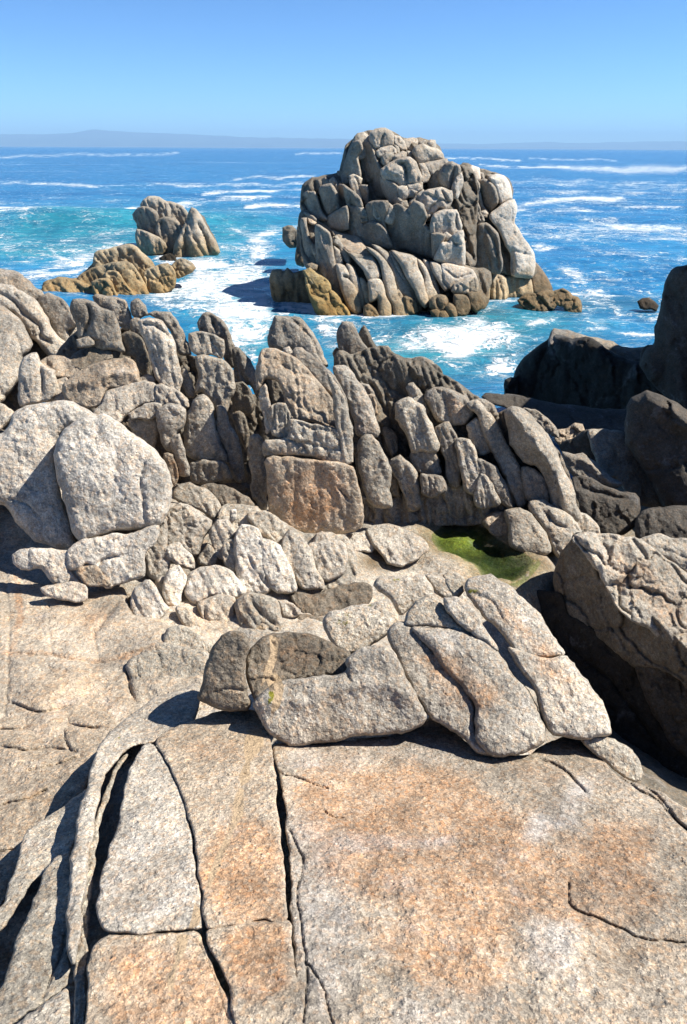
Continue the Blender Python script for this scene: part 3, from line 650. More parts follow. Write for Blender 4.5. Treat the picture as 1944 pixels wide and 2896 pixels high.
# right flank
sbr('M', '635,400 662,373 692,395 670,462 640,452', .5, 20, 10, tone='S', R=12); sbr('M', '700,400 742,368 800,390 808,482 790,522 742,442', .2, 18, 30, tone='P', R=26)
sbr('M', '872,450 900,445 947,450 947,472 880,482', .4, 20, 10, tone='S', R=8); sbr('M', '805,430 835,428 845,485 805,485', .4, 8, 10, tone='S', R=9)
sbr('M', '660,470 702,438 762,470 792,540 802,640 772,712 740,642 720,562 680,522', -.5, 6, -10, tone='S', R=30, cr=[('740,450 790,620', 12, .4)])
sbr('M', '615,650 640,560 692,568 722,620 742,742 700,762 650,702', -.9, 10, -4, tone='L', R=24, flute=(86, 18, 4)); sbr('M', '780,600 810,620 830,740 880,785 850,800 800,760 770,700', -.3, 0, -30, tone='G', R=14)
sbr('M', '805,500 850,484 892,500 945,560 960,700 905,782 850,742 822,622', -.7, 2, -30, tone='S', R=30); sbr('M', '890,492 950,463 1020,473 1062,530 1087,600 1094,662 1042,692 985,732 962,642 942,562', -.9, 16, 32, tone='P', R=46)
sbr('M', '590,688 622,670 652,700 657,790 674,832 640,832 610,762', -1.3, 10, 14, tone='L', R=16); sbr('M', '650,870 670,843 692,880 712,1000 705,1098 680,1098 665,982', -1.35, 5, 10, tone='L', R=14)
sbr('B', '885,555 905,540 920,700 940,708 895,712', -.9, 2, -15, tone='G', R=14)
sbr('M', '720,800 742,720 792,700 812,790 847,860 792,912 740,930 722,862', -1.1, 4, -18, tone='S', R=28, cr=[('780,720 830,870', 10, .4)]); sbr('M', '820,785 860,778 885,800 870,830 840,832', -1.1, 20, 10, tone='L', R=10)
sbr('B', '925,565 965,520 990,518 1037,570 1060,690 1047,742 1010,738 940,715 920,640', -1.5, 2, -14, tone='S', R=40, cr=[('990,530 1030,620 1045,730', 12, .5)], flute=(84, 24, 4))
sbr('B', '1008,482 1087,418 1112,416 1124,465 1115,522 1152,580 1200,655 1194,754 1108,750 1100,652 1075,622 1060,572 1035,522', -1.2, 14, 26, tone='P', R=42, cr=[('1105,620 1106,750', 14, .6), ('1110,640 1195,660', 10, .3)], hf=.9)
# the fluted skirt leaning out of the water
def sk(c, s, off=0.0, tilt=40, yaw=0, R=20, tone='S', **k):
    k.setdefault('fac', .45); k.setdefault('nz', .55); k.setdefault('hf', 2.1); k.setdefault('ex', 2.5)
    return sb(c, s, off, tilt, yaw, R, tone, nm='rock_rib', pl=k.pop('pl', SKP), **k)
sk('N', '368,160 430,180 600,230 662,300 742,390 690,420 600,380 520,360 440,280', .1, 62, 0, R=20, tone='W', nz=1.3)
sb('L', '105,790 232,850 222,890 150,890 172,1000 212,1098 130,1098 110,950', .9, 2, -30, tone='G', R=16, flute=(82, 14, 5)); sk('N', '105,60 150,60 170,200 205,290 235,400 255,480 160,472 130,300', .5, 10, -25, tone='G', R=16, flute=(80, 14, 6))
sk('N', '155,60 235,90 220,110 165,95', .3, 60, 0, R=8, tone='W'); sk('N', '200,290 290,330 270,400 300,420 230,410', .3, 40, 0, R=12, tone='W', block=(16, 6, 1, 0))
sk('N', '235,110 350,180 372,280 402,420 442,560 482,700 522,880 440,800 360,640 250,480 230,300', .25, 8, -25, tone='G', R=24, flute=(72, 18, 7))
sk('N', '155,470 200,450 250,470 240,510 170,515', -.1, 30, 0, R=10, tone='T')
sk('N', '368,230 420,218 482,320 532,400 522,472 480,422 430,302 380,292', 0, 30, 0, R=14); sk('N', '392,300 440,340 472,450 420,472 400,402', -.05, 25, -10, R=14)
sk('N', '412,460 482,478 532,570 480,562 562,640 612,760 652,890 600,912 520,852 470,722 430,582', -.2, 34, -4, R=24, tone='S'); sk('N', '500,458 562,488 602,580 642,720 674,870 640,852 590,722 540,602', -.15, 34, 6, R=18)
sk('N', '618,578 682,640 712,760 712,822 680,802 640,682', -.1, 34, 0, R=14)
sk('N', '372,170 440,280 520,360 600,380 690,400 742,392 782,470 800,580 690,602 660,522 560,402 480,302', -.35, 42, 0, R=30, cr=[('560,400 700,420', 10, .3)])
sk('N', '700,600 800,588 832,660 862,760 902,850 902,960 850,992 800,902 780,762 720,802 700,702', -.5, 36, 0, R=32, tone='S')
sk('N', '680,310 782,360 862,450 907,530 942,650 1002,740 1052,850 1062,930 1000,952 930,932 910,822 870,772 840,652 820,562 790,432', -.45, 40, 0, R=28, cr=[('940,640 990,780', 10, .5)])
sk('N', '725,290 842,340 912,400 932,480 982,560 1062,660 1112,780 1050,762 980,722 940,602 900,492 850,432 780,352', -.4, 42, 2, R=24)
sk('N', '880,348 962,440 1002,540 1062,620 1122,740 1174,860 1140,902 1120,802 1060,682 980,562 930,482', -.4, 40, 6, R=14)
sk('N', '900,353 1010,372 1122,410 1142,490 1182,570 1202,680 1232,800 1200,862 1160,812 1110,702 1030,572 960,442', -.55, 44, 0, R=34, cr=[('1100,440 1060,500', 8, .4)])
sk('N', '1130,420 1202,500 1262,620 1312,730 1240,802 1200,692 1190,572 1150,502', -.55, 38, 2, R=22); sk('N', '1180,428 1252,480 1292,600 1332,740 1300,720 1230,562', -.5, 38, 4, R=12, block=(22, 5, 2, 60))
sk('N', '1250,438 1342,468 1382,580 1427,660 1380,702 1340,642 1290,562', -.6, 38, 2, R=24); sk('B', '788,698 852,703 932,725 952,780 900,768 850,790 830,812 800,772', -.6, 42, 0, R=26, cr=[('800,720 860,760 930,740', 8, .3)], tone='L')
sk('B', '930,728 992,742 1002,850 975,892 950,902 942,822', -.8, 32, 0, pl=SKR, R=24, cr=[('960,740 970,880', 9, .5)]); sk('B', '990,742 1062,750 1084,765 1080,862 1010,862', -.45, 26, 8, pl=SKR, R=26, flute=(88, 16, 6))
sk('B', '1082,758 1142,766 1184,765 1192,837 1130,857 1080,862', -.25, 26, 12, pl=SKR, R=22, flute=(88, 16, 6)); sk('B', '1185,760 1196,688 1242,738 1272,790 1277,822 1200,832', .1, 28, 26, pl=SKR, R=24, tone='B')
sk('N', '668,830 702,808 762,860 792,930 852,960 830,992 760,972 680,962 660,892', -.6, 34, -6, R=24, tone='T', block=(30, 6, 1, 40)); sk('N', '1010,752 1102,780 1152,880 1100,912 1050,882', -.55, 34, 0, R=18, tone='T', flute=(75, 14, 6))
sk('B', '840,815 850,790 900,765 945,765 950,830 880,832 850,828', -.95, 30, 0, R=28, tone='S', block=(34, 5, 1, 0)); sk('N', '1238,790 1300,740 1372,740 1402,800 1370,872 1300,882 1240,842', -1.0, 30, 0, R=30, tone='T', cr=[('1310,750 1300,800 1340,860', 9, .5)])
sk('N', '1238,882 1290,863 1332,890 1322,952 1260,932', -1.1, 30, 0, R=22, tone='T'); sk('N', '1328,880 1380,878 1417,930 1390,972 1320,952', -1.1, 30, 0, R=22, tone='T'); sk('N', '1380,840 1422,803 1472,850 1482,942 1410,922', -1.05, 26, 0, R=26, tone='T')
sk('B', '850,842 912,848 922,900 900,932 858,932', -.95, 26, 4, R=26, tone='T'); sk('B', '908,832 960,828 974,880 940,912 915,882', -.9, 28, 8, R=20, tone='T')

# smaller rocks in the water near it
YW = thing('wedge_rock', 'yellow brown split wedge of rock leaning on the left foot of the big sea stack', 'rock'); YW.location = (-1.5, 29.5, 0)
for s, R_, t_ in (('128,530 180,508 242,560 332,620 357,690 310,722 270,692 200,602', 22, 45), ('148,590 252,640 332,730 354,830 250,762 180,702', 18, 40), ('350,700 402,740 442,810 390,842 360,762', 18, 35),
                  ('160,720 250,760 372,830 422,950 432,987 330,972 240,882 200,802 150,620', 30, 30), ('430,815 492,860 524,950 440,967 400,872', 22, 35)):
    rock('rock_slab', 'N', s, macro((900, 900), 29.4, 40), R=R_, tilt=t_, yaw=-4, off=-.1, tone='Y', parent=YW, bk=1.0, rough=4, block=(40, 5, 1.5, 50))
rock('low_reef', 'A', '1213,730 1245,723 1268,755 1285,722 1300,750 1345,733 1362,780 1392,890 1300,888 1240,882 1213,832', macro((830, 868), 32.5, 20), R=26, tone='T', bk=1.6, flute=(85, 24, 9), yaw=-8, tilt=14,
     label='olive brown spiked reef rock left of the yellow wedge', cat='rock')
rock('dark_rock', 'A', '1258,545 1300,533 1325,572 1332,620 1290,628 1262,602', macro((825, 700), 44, 15), R=20, tone='U', bk=2, flute=(80, 20, 8), label='small dark rock standing in the foam left behind the big sea stack', cat='rock')
rock('dark_rock', 'A', '1325,540 1345,520 1362,600 1352,700 1325,692 1332,620', macro((855, 740), 40, 15), R=20, tone='U', bk=2, flute=(80, 20, 8), label='narrow dark rock tucked against the shaded left side of the big sea stack', cat='rock')
RR = thing('tidal_rocks', 'low brown wet boulders at the right foot of the big sea stack', 'rock'); RR.location = (7.4, 31.5, 0)
for s in ('1135,862 1200,833 1262,900 1240,914 1180,902', '1220,835 1280,823 1302,860 1285,892', '1283,832 1330,818 1372,850 1340,882 1300,872', '1340,882 1377,850 1402,870 1410,912 1365,914'):
    rock('boulder', 'B', s, macro((1560, 885), 31.4, 40), R=28, hf=.8, tilt=40, tone='T', parent=RR, bk=.9, rough=4, block=(30, 4, 1, 30))
rock('low_rock', 'D', '1358,242 1400,235 1437,260 1430,274 1368,264', macro((1832, 874), 31.6, 45), R=22, tone=(.035, .03, .025), bk=.6, label='small nearly drowned dark rock in the foam at the right edge of the bay', cat='rock')

# small stack and tan reef on the left
SS = thing('small_sea_stack', 'small pale grey sea stack with two jagged peaks in the turquoise bay', 'sea stack'); SS.location = (-12, 49, 0)
SP = macro((560, 735), 48.5, 18)
rock('core', 'A', '610,480 640,440 700,425 790,460 830,500 852,470 890,500 950,620 940,670 860,685 780,665 740,640 640,640 620,560', SP, R=40, off=1.2, tone='U', parent=SS, bk=2.5, hf=.5, flute=(70, 20, 8))
for s, of, t_, y_, tn in (('596,480 632,448 690,470 702,522 690,577 650,562 620,522', 0, 5, -20, 'G'), ('630,442 660,413 702,413 742,440 747,502 720,522 690,472', .2, 18, 0, 'S'), ('735,430 802,453 834,502 800,548 745,522', .3, 18, 10, 'S'),
                          ('700,520 745,500 802,540 792,592 740,662 720,622 700,582', -.5, 12, 0, 'G'), ('610,553 650,565 702,590 737,627 720,652 640,657 620,612', -.9, 16, -6, 'S')):
    rock('rock_block', 'A', s, SP, R=24, off=of, tilt=t_, yaw=y_, tone=tn, parent=SS, bk=1.6, rough=4, flute=(68, 18, 7))
rock('rock_block', 'A', '790,600 832,512 850,460 887,490 912,550 962,620 972,647 920,682 842,692 778,672', SP, R=50, off=-1.2, tilt=14, yaw=12, tone='S', parent=SS, bk=2, rough=4, flute=(58, 24, 8), cr=[('850,470 820,560 830,690', 22, .5), ('880,520 920,600 930,660', 12, .6)])
rock('low_rock', 'A', '713,677 745,663 772,690 745,707', macro((475, 750), 46, 35), R=20, tone='K', fac=1.9, bk=1, label='low dark wet rock just in front of the small two-peaked sea stack', cat='rock')
TN = thing('tan_reef', 'tan jagged rock ridge running into the surf behind the grey boulders at left', 'rock'); TN.location = (-9, 37, 0)
TP = macro((370, 860), 34.0, 34)
rock('core', 'A', '200,810 260,775 350,765 440,680 520,640 610,650 680,720 760,720 760,790 660,830 600,870 500,860 330,890', TP, R=40, off=1.0, tone='A', parent=TN, bk=2.5, hf=.4, flute=(50, 20, 8))
for s, of, t_, y_ in (('430,658 520,628 570,616 612,640 682,715 640,742 560,702 500,702 430,717', .9, 26, 10), ('350,767 430,725 520,700 500,770 430,780 400,852', .3, 36, -15), ('196,802 262,768 342,780 402,802 422,852 340,852 310,902 260,832 190,832', -.3, 45, -5),
                      ('500,705 560,700 602,740 642,802 654,852 620,862 560,800 520,740', -.2, 32, 6), ('470,745 520,740 560,800 610,862 550,882 510,852', -.5, 30, 0), ('418,788 480,773 522,850 562,882 500,872 430,850', -.9, 30, -6),
                      ('645,742 742,708 774,750 762,802 700,832 670,822', .2, 26, 8), ('758,717 806,683 856,717 790,757 770,752', .8, 30, 10)):
    rock('rock_slab', 'A', s, TP, R=24, off=of, tilt=t_, yaw=y_, tone='A', parent=TN, bk=1.4, rough=5, flute=(52, 22, 7), block=(50, 6, 2, 50))

# ------------------------------------------------------------------ upper left slope and ridge of fins
CB = RB = RGT = None
UL = macro((150, 1150), 6.6, 42, 4); UM = macro((450, 1380), 5.75, 28)
def nr(name, c, s, pl, label, **k):
    if pl is UM or pl is CB: k.setdefault('flute', (80, 27, 8) if name in ('rock_fin', 'rock_block') else (80, 44, 4))
    elif pl is RB: k.setdefault('flute', (62, 27, 4.5))
    if pl in (UM, CB, RB, RGT):                          # angular joint blocks: narrow rounding, tight joints
        k.setdefault('ex', 2.0); k['R'] = max(12, k.get('R', 30) * .62); k['hf'] = k.get('hf', 1.0) * 1.8; k.setdefault('nz', .75)
    return rock(name, c, s, pl, label=label, **k)
LS = thing('rock_slope', 'long rounded grey granite slope with folds at the far left of the ridge', 'rock'); LS.location = (-2.6, 7.2, 3.5)
rock('core', 'C', '-150,90 0,115 110,155 190,222 270,240 335,350 320,480 250,520 150,620 110,780 0,900 -150,900', UL, R=40, hf=.4, off=.45, tone='G', parent=LS, bk=1.5, flute=(50, 40, 10))
for c, s, of, t_, y_, tn, R_ in (('C', '-120,60 0,105 60,115 110,145 160,190 190,215 150,235 60,182 0,165 -120,150', .5, 45, 0, 'G', 40),
                                 ('C', '165,225 215,203 272,235 312,290 337,350 290,370 318,450 280,455 230,342 190,292', .25, 30, -18, 'G', 34),
                                 ('C', '-120,150 0,165 60,180 120,220 192,290 242,380 292,430 314,470 245,475 150,402 80,302 20,267 -120,262', .1, 44, 2, 'L', 60),
                                 ('C', '-120,262 0,268 60,300 102,350 135,420 100,480 85,560 32,645 0,692 -120,720', -.15, 44, 2, 'L', 70)):
    rock('rock_fold', c, s, UL, R=R_, off=of, tilt=t_, yaw=y_, tone=tn, parent=LS, bk=.8, hf=.9, cr=([('-60,190 40,230 90,280 172,350 182,395 242,430', 18, .5)] if R_ == 60 else ()))
FIN = 'upright rocks of the jagged ridge'
nr('boulder', 'C', '415,225 450,208 510,223 562,250 582,290 582,342 560,372 530,342 500,292 440,262', UM, 'brown grey boulder behind the blocky dark boulder at the top left of the ridge', R=34, off=.35, tone='G', tilt=20)
nr('boulder', 'C', '335,225 380,220 422,235 442,260 502,290 542,400 552,470 500,457 430,442 390,402 350,402 330,302 313,272', UM, 'squat blocky dark grey boulder at the top left of the ridge against the tan reef', R=46, off=.1, tone='G', tilt=20, yaw=-4, cr=[('380,240 400,300 370,400', 16, .6)])
nr('small_rock', 'C', '343,412 385,393 417,430 380,447 345,447', UM, 'small rounded stone at the foot of the squat blocky dark boulder', R=18, tone='G', tilt=35)
nr('small_rock', 'C', '575,245 610,233 647,260 667,300 610,317 588,300', UM, 'small round-topped rock in the notch right of the blocky dark boulder', R=24, off=.3, tone='G', tilt=20)
nr('small_rock', 'C', '583,322 620,312 642,382 600,387', UM, 'short stone below the round-topped rock in the ridge notch', R=18, off=.2, tone='G', tilt=20)
nr('rock_fin', 'C', '660,300 742,282 782,310 817,380 847,440 853,480 800,477 770,402 740,352 700,322', UM, 'brown sharp-backed fin directly behind the pale wavy fin', R=34, off=.25, tone='G', tilt=16, yaw=8, group=None)
nr('dark_block', 'C', '538,388 580,375 622,400 652,470 672,562 640,572 600,492 550,472', UM, 'shaded block in the deep gap left of the pale wavy fin', R=22, off=.15, tone='U', tilt=8, yaw=-20)
nr('rock_fin', 'C', '612,325 660,313 722,335 762,400 772,450 802,540 812,590 802,640 837,690 820,702 760,692 700,582 680,522 660,472 638,402', UM, 'pale wavy upright fin lit along its whole face at the left of the ridge', R=42, off=-.15, tone='L', tilt=28, cr=[('620,335 700,352 765,410', 12, .5), ('680,440 700,520 720,600', 18, .3)])
nr('small_rock', 'C', '805,562 825,533 852,600 862,672 835,672 810,622', UM, 'thin upright sliver right of the pale wavy fin', R=14, off=-.05, tone='G', tilt=20)
nr('rock_ledge', 'C', '303,490 350,455 440,433 497,450 502,492 430,515 380,542 370,552 330,522', UM, 'dark flat-topped ledge behind the brown-topped slab at left', R=20, off=.05, tone='B', tilt=62)
nr('rock_ledge', 'C', '188,502 250,480 332,490 377,545 330,572 240,572 208,532', UM, 'rust brown flat ledge left of the brown-topped slab', R=20, off=0, tone='W', tilt=60)
nr('boulder', 'C', '85,542 120,480 160,463 182,510 242,560 247,662 170,692 95,707 88,622', UM, 'pale rounded boulder beside the folded slope at far left', R=44, off=-.1, tone='L', tilt=34, cr=[('180,500 185,600 175,680', 14, .5)])
nr('boulder', 'C', '238,600 290,570 320,640 305,692 240,692', UM, 'small pale boulder wedged left of the brown-topped slab', R=24, off=-.1, tone='L', tilt=34)
nr('rock_slab', 'C', '283,612 330,562 420,510 520,488 592,493 622,560 628,602 580,617 480,627 462,662 450,702 400,707 330,692 288,652', UM, 'thick flat-topped slab with brown top and blunt light front in the left of the ridge', R=24, off=-.25, tone='W', tilt=42, hf=1.3, rg=[('300,610 420,590 545,550 615,565', 26, .5)])
nr('small_rock', 'C', '608,592 650,568 687,590 680,607 625,612', UM, 'small brown stone at the right end of the brown-topped slab', R=14, off=-.15, tone='G', tilt=50)
nr('boulder', 'C', '-120,700 0,690 62,732 0,802 -120,860', UM, 'low pale rock at the far left edge beneath the folded slope', R=30, off=-.2, tone='L', tilt=45)
nr('rock_ledge', 'C', '430,722 460,690 482,640 540,618 620,600 692,610 690,682 600,712 560,742 530,785 480,800 410,770', UM, 'pale sloping saddle of rock joining the twin boulders to the pale wavy fin', R=30, off=-.35, tone='L', tilt=48)
nr('boulder', 'C', '563,735 640,700 712,700 722,722 680,762 620,767 578,762', UM, 'pale overhanging cap stone above the shaded notch behind the twin boulders', R=22, off=-.5, tone='L', tilt=35)
nr('boulder', 'C', '573,765 620,770 692,760 692,872 660,887 600,832', UM, 'grey stone standing under the pale cap stone', R=24, off=-.42, tone='S', tilt=16, yaw=-8)
nr('rock_fin', 'C', '690,607 720,600 802,640 835,702 790,712 740,700 688,690', UM, 'short pale fin foot below the pale wavy fin', R=22, off=-.35, tone='L', tilt=32, flute=(65, 20, 6))
nr('boulder', 'C', '700,720 760,693 822,720 822,782 780,842 792,912 740,902 710,852 693,782', UM, 'pale knobbly upright stone between the grey stone and the tall split fin', R=36, off=-.55, tone='L', tilt=24)
nr('small_rock', 'C', '763,852 800,828 822,922 834,1012 790,1002 770,912', UM, 'narrow pale stone with rusty foot left of the tall split fin', R=22, off=-.6, tone='L', tilt=14)
nr('small_rock', 'C', '738,912 770,925 790,1000 780,1060 750,1000', UM, 'rusty chip of stone at the right shoulder of the large pale twin boulder', R=14, off=-.6, tone='W', tilt=14)
nr('rock_fin', 'C', '884,342 915,290 962,298 1002,360 1034,430 1040,540 1000,502 985,412 900,387', UM, 'dark double-tipped fin rising behind the block-topped fin', R=32, off=.25, tone='G', tilt=12, yaw=4, cr=[('945,310 950,370', 16, .9)])
nr('rock_block', 'C', '843,387 862,383 922,383 987,410 988,492 940,482 870,472 848,432', UM, 'square cap block on top of the tall fin in the left middle of the ridge', R=24, off=-.12, tone='S', tilt=22)
nr('rock_fin', 'C', '868,485 985,495 1032,540 1044,620 1010,700 990,760 955,700 900,642 868,655 882,570', UM, 'smooth grey fin body below the square cap block', R=46, off=-.1, tone='S', tilt=20)
nr('rock_fin', 'C', '1022,452 1060,448 1112,500 1142,560 1144,642 1130,662 1100,592 1080,640 1040,600 1040,520', UM, 'brown pointed fin beside the turquoise gap in the ridge', R=26, off=.15, tone='G', tilt=12, yaw=10)
nr('rock_block', 'C', '1045,605 1080,600 1110,640 1130,700 1080,745 1040,740 1030,680', UM, 'shaded block at the foot of the brown pointed fin', R=20, off=.1, tone='U', tilt=10, yaw=-10)
nr('rock_fin', 'C', '860,682 900,643 942,690 954,762 962,842 1002,932 1003,952 930,952 870,942 833,912 823,802', UM, 'broad fluted grey fin foot in the left middle of the ridge', R=44, off=-.4, tone='S', tilt=18, flute=(85, 26, 4))
nr('rock_fin', 'C', '958,702 1002,718 1024,800 1072,900 1082,1042 1030,1022 1002,932 960,822', UM, 'narrow dark fluted fin with rusty side right of the broad fluted fin foot', R=26, off=-.35, tone='G', tilt=14, flute=(80, 18, 6))
nr('rock_block', 'C', '833,962 920,948 1002,958 1032,1030 980,1042 900,1057 850,1042', UM, 'wide cracked block with a pale vein under the broad fluted fin foot', R=22, off=-.45, tone='G', tilt=12, flute=(88, 20, 5))
nr('rock_fin', 'C', '1030,742 1080,738 1102,832 1092,900 1075,872 1040,802', UM, 'thin shaded sliver in the dark cleft left of the central block', R=18, off=-.1, tone='U', tilt=10)
nr('rock_fin', 'C', '1110,840 1165,838 1180,960 1190,1080 1172,1182 1150,1162 1120,1092 1108,960', UM, 'narrow upright pillar in the cleft at the left side of the orange-stained block', R=28, off=-.45, tone='S', tilt=10, yaw=4)
nr('rock_block', 'E', '760,130 860,95 900,105 1085,100 1140,215 1090,245 980,215 880,150', UM, 'dark crumbly ledge at the bottom of the shaded cleft', R=20, off=-.3, tone='B', tilt=40, block=(40, 7, 2, 20))
rb = rock('bedrock', 'S', '-150,1300 60,1220 130,1180 170,1010 225,935 300,950 380,930 500,990 540,1010 620,1040 700,1110 725,1120 760,1060 880,1040 1000,1120 1050,1250 1040,1500 700,1500 480,1420 300,1330 100,1300 -150,1300', macro((600, 1400), 6.2, 26), R=30, hf=.3, tone='U', bk=1.6, nz=1.5, label='x', flute=(80, 40, 12), block=(70, 12, 2, 80))
del rb['label'], rb['category']; rb['kind'] = 'structure'
# central block
CB = macro((900, 1500), 5.25, 16)
nr('boulder', 'C', '1198,332 1225,300 1280,303 1342,330 1402,400 1452,520 1430,537 1340,470 1300,460 1193,450', CB, 'dark dome-topped boulder behind the large central block', R=60, off=.75, tone='G', tilt=26, cr=[('1290,310 1380,400 1440,520', 12, .4)])
nr('small_rock', 'C', '1258,450 1280,443 1303,490 1275,490', CB, 'tiny upright chip on top of the large central block', R=10, off=.1, tone='L', tilt=20)
nr('rock_slab', 'C', '1303,460 1340,450 1422,510 1482,570 1514,640 1538,722 1510,730 1470,652 1400,582 1330,522', CB, 'thin dark plate leaning along the back edge of the large central block', R=22, off=.0, tone='G', tilt=30, yaw=10)
nr('rock_block', 'C', '1143,522 1160,458 1230,453 1292,480 1342,520 1422,600 1472,660 1502,740 1504,802 1450,792 1380,777 1300,767 1280,702 1240,602 1180,572 1145,642', CB, 'large smooth sloping top block in the centre of the ridge', R=34, off=-.1, tone='W', tilt=36, yaw=2, cr=[('1190,570 1260,640 1300,760', 10, .3)], block=(80, 5, 2, 30))
nr('rock_fin', 'C', '1148,622 1170,608 1202,680 1207,802 1182,832 1160,722', CB, 'thin pale splinter at the left edge of the large central block', R=18, off=-.3, tone='L', tilt=12)
nr('rock_block', 'C', '1198,702 1260,690 1287,770 1282,842 1198,837', CB, 'small block with deep vertical flutes under the large sloping top block', R=16, off=-.3, tone='S', tilt=12, flute=(88, 16, 12))
nr('rock_block', 'C', '1182,848 1280,848 1292,770 1380,778 1500,803 1548,962 1500,962 1400,932 1290,922 1180,922', CB, 'wide grey band of rock above the dark crack over the orange-stained face', R=22, off=-.35, tone='S', tilt=14, cr=[('1200,850 1290,850 1400,880 1530,900', 8, .35)], block=(60, 6, 2, 20))
nr('rock_block', 'S', '757,1299 850,1293 950,1313 1000,1322 1014,1362 1032,1472 1010,1502 900,1514 810,1487 765,1452 758,1382', CB, 'broad orange-stained vertical face at the foot of the large central block', R=34, hf=.8, off=-.38, tone='W', tilt=10, cr=[('960,1380 990,1420', 8, .5)], flute=(85, 50, 4))
nr('rock_fin', 'D', '-15,560 35,640 62,720 80,790 78,870 85,942 45,962 20,850 0,700', CB, 'grey edge plate at the right side of the large central block', R=22, off=-.35, tone='S', tilt=16, yaw=12)
# the fluted right half of the ridge: one outcrop of many ribs
RGT = macro((1300, 1480), 5.5, 24)
nr('rock_fin', 'D', '5,540 50,526 102,560 137,640 172,720 197,800 192,842 150,832 100,837 85,762 60,682 20,592', RGT, 'smooth pale leaning fin right of the large central block', R=44, off=-.25, tone='L', tilt=22, yaw=4)
nr('rock_fin', 'D', '103,845 170,830 207,880 242,980 257,1100 252,1152 200,1152 150,1122 120,1002', RGT, 'pale upright fin standing beside the orange-stained face', R=40, off=-.4, tone='S', tilt=14, yaw=6)
nr('rock_fin', 'D', '15,382 30,328 70,333 107,390 167,470 120,492 60,502 30,472', RGT, 'rounded dark fin tip leaning above the right half of the ridge', R=36, off=.45, tone='G', tilt=16)
nr('rock_spike', 'D', '103,392 135,353 165,395 192,440 177,472 150,452', RGT, 'small dark pointed spike beside the rounded fin tip', R=22, off=.55, tone='U', tilt=8)
nr('rock_spike', 'D', '-3,472 20,448 37,500 12,530 0,520', RGT, 'tiny dark tip in front of the foam above the pale leaning fin', R=14, off=.5, tone='U', tilt=8)
OC = thing('ridge_outcrop', 'dark grey outcrop of packed fluted ribs sloping down to the green pool', 'rock outcrop'); OC.location = (1.6, 5.6, 3.4)
rock('core', 'D', '10,480 100,480 210,450 300,500 400,500 470,560 600,650 720,740 800,720 900,800 980,900 1040,1020 1075,1180 1000,1220 800,1170 600,1160 400,1150 260,1180 150,1130 90,900', RGT, R=50, hf=.6, off=.12, tone='U', parent=OC, bk=.8, flute=(68, 26, 20), block=(60, 10, 2, 60))
rock('core', 'F', '110,180 260,190 400,90 560,120 780,150 790,215 640,270 500,285 400,300 260,330 150,310', RGT, off=-.06, tilt=20, R=24, hf=.8, tone='S', parent=OC, bk=.5, flute=(84, 26, 18), block=(60, 6, 2, 80))
for s, R_, of, t_, y_, tn, kw in (
    ('78,490 150,478 212,500 232,560 272,640 232,682 180,602 110,572', 34, .2, 24, 0, 'S', {}), ('203,452 240,438 292,520 342,590 300,602 250,592 220,522', 26, .2, 18, 8, 'G', {}),
    ('300,497 340,497 400,488 442,510 482,580 542,620 602,660 560,642 480,602 400,602 370,552', 24, .3, 30, 4, 'G', dict(block=(40, 8, 1, 30))), ('348,520 380,513 402,545 370,562', 16, .2, 24, 0, 'G', {}),
    ('430,520 460,530 480,580 420,570', 14, .15, 10, 0, 'U', {}), ('98,602 150,608 192,700 187,742 150,702', 18, .05, 14, 0, 'G', {}), ('150,660 185,660 190,735 165,740', 14, 0, 14, 0, 'W', {}),
    ('328,622 360,603 402,660 422,720 402,742 350,682', 24, .05, 20, 0, 'S', {}), ('408,652 450,623 532,638 592,670 622,732 582,782 520,792 460,772 430,722', 40, .0, 22, 4, 'G', dict(flute=(80, 30, 7))),
    ('598,682 670,668 732,740 720,762 650,722', 20, .1, 34, 6, 'G', {}), ('228,802 280,828 292,900 260,932 240,882', 18, 0, 14, 0, 'G', {}), ('240,682 290,700 300,790 250,780', 16, .1, 14, 0, 'U', {}),
    ('593,782 640,753 682,830 702,900 650,922 610,862', 30, -.05, 22, 4, 'S', {}), ('278,692 330,663 392,700 422,770 462,850 457,907 400,912 350,902 320,822 280,762', 44, -.2, 20, 0, 'S', {}),
    ('448,792 510,780 552,850 562,932 562,1062 510,1052 490,962 470,862', 30, -.12, 18, 2, 'G', {}), ('543,845 600,848 642,930 647,1022 620,1092 580,1082 560,962', 34, -.22, 18, 4, 'S', {}),
    ('598,692 640,680 702,760 742,820 802,930 842,1032 852,1132 820,1152 770,1042 720,932 680,852 640,742', 30, -.1, 26, 6, 'S', dict(flute=(62, 26, 5))), ('640,932 700,958 762,1040 792,1152 740,1132 680,1042 650,1002', 22, -.22, 20, 4, 'G', dict(flute=(65, 20, 6))),
    ('343,917 440,913 472,1000 420,1012 370,982', 26, -.12, 14, 0, 'G', {}), ('238,962 290,928 352,990 382,1060 387,1152 340,1162 310,1082', 32, -.2, 16, 0, 'S', {}), ('250,1010 285,1020 300,1100 262,1090', 18, -.1, 14, 0, 'G', {}),
    ('385,1010 480,1015 490,1080 440,1105 395,1080', 26, -.24, 20, 0, 'G', {}), ('620,1100 660,1010 700,1060 740,1130 680,1160 640,1150', 20, -.25, 20, 0, 'S', dict(flute=(75, 20, 6))),
    ('838,982 880,983 942,1040 957,1112 940,1142 870,1122 850,1082', 34, -.15, 22, 0, 'G', dict(flute=(75, 28, 4)))):
    kw.setdefault('flute', (72, 24, 7))
    rock('rock_rib', 'D', s, RGT, R=max(11, R_ * .65), off=of, tilt=t_, yaw=y_, tone=tn, parent=OC, bk=.45, ex=2.5, hf=1.7, nz=.75, **kw)
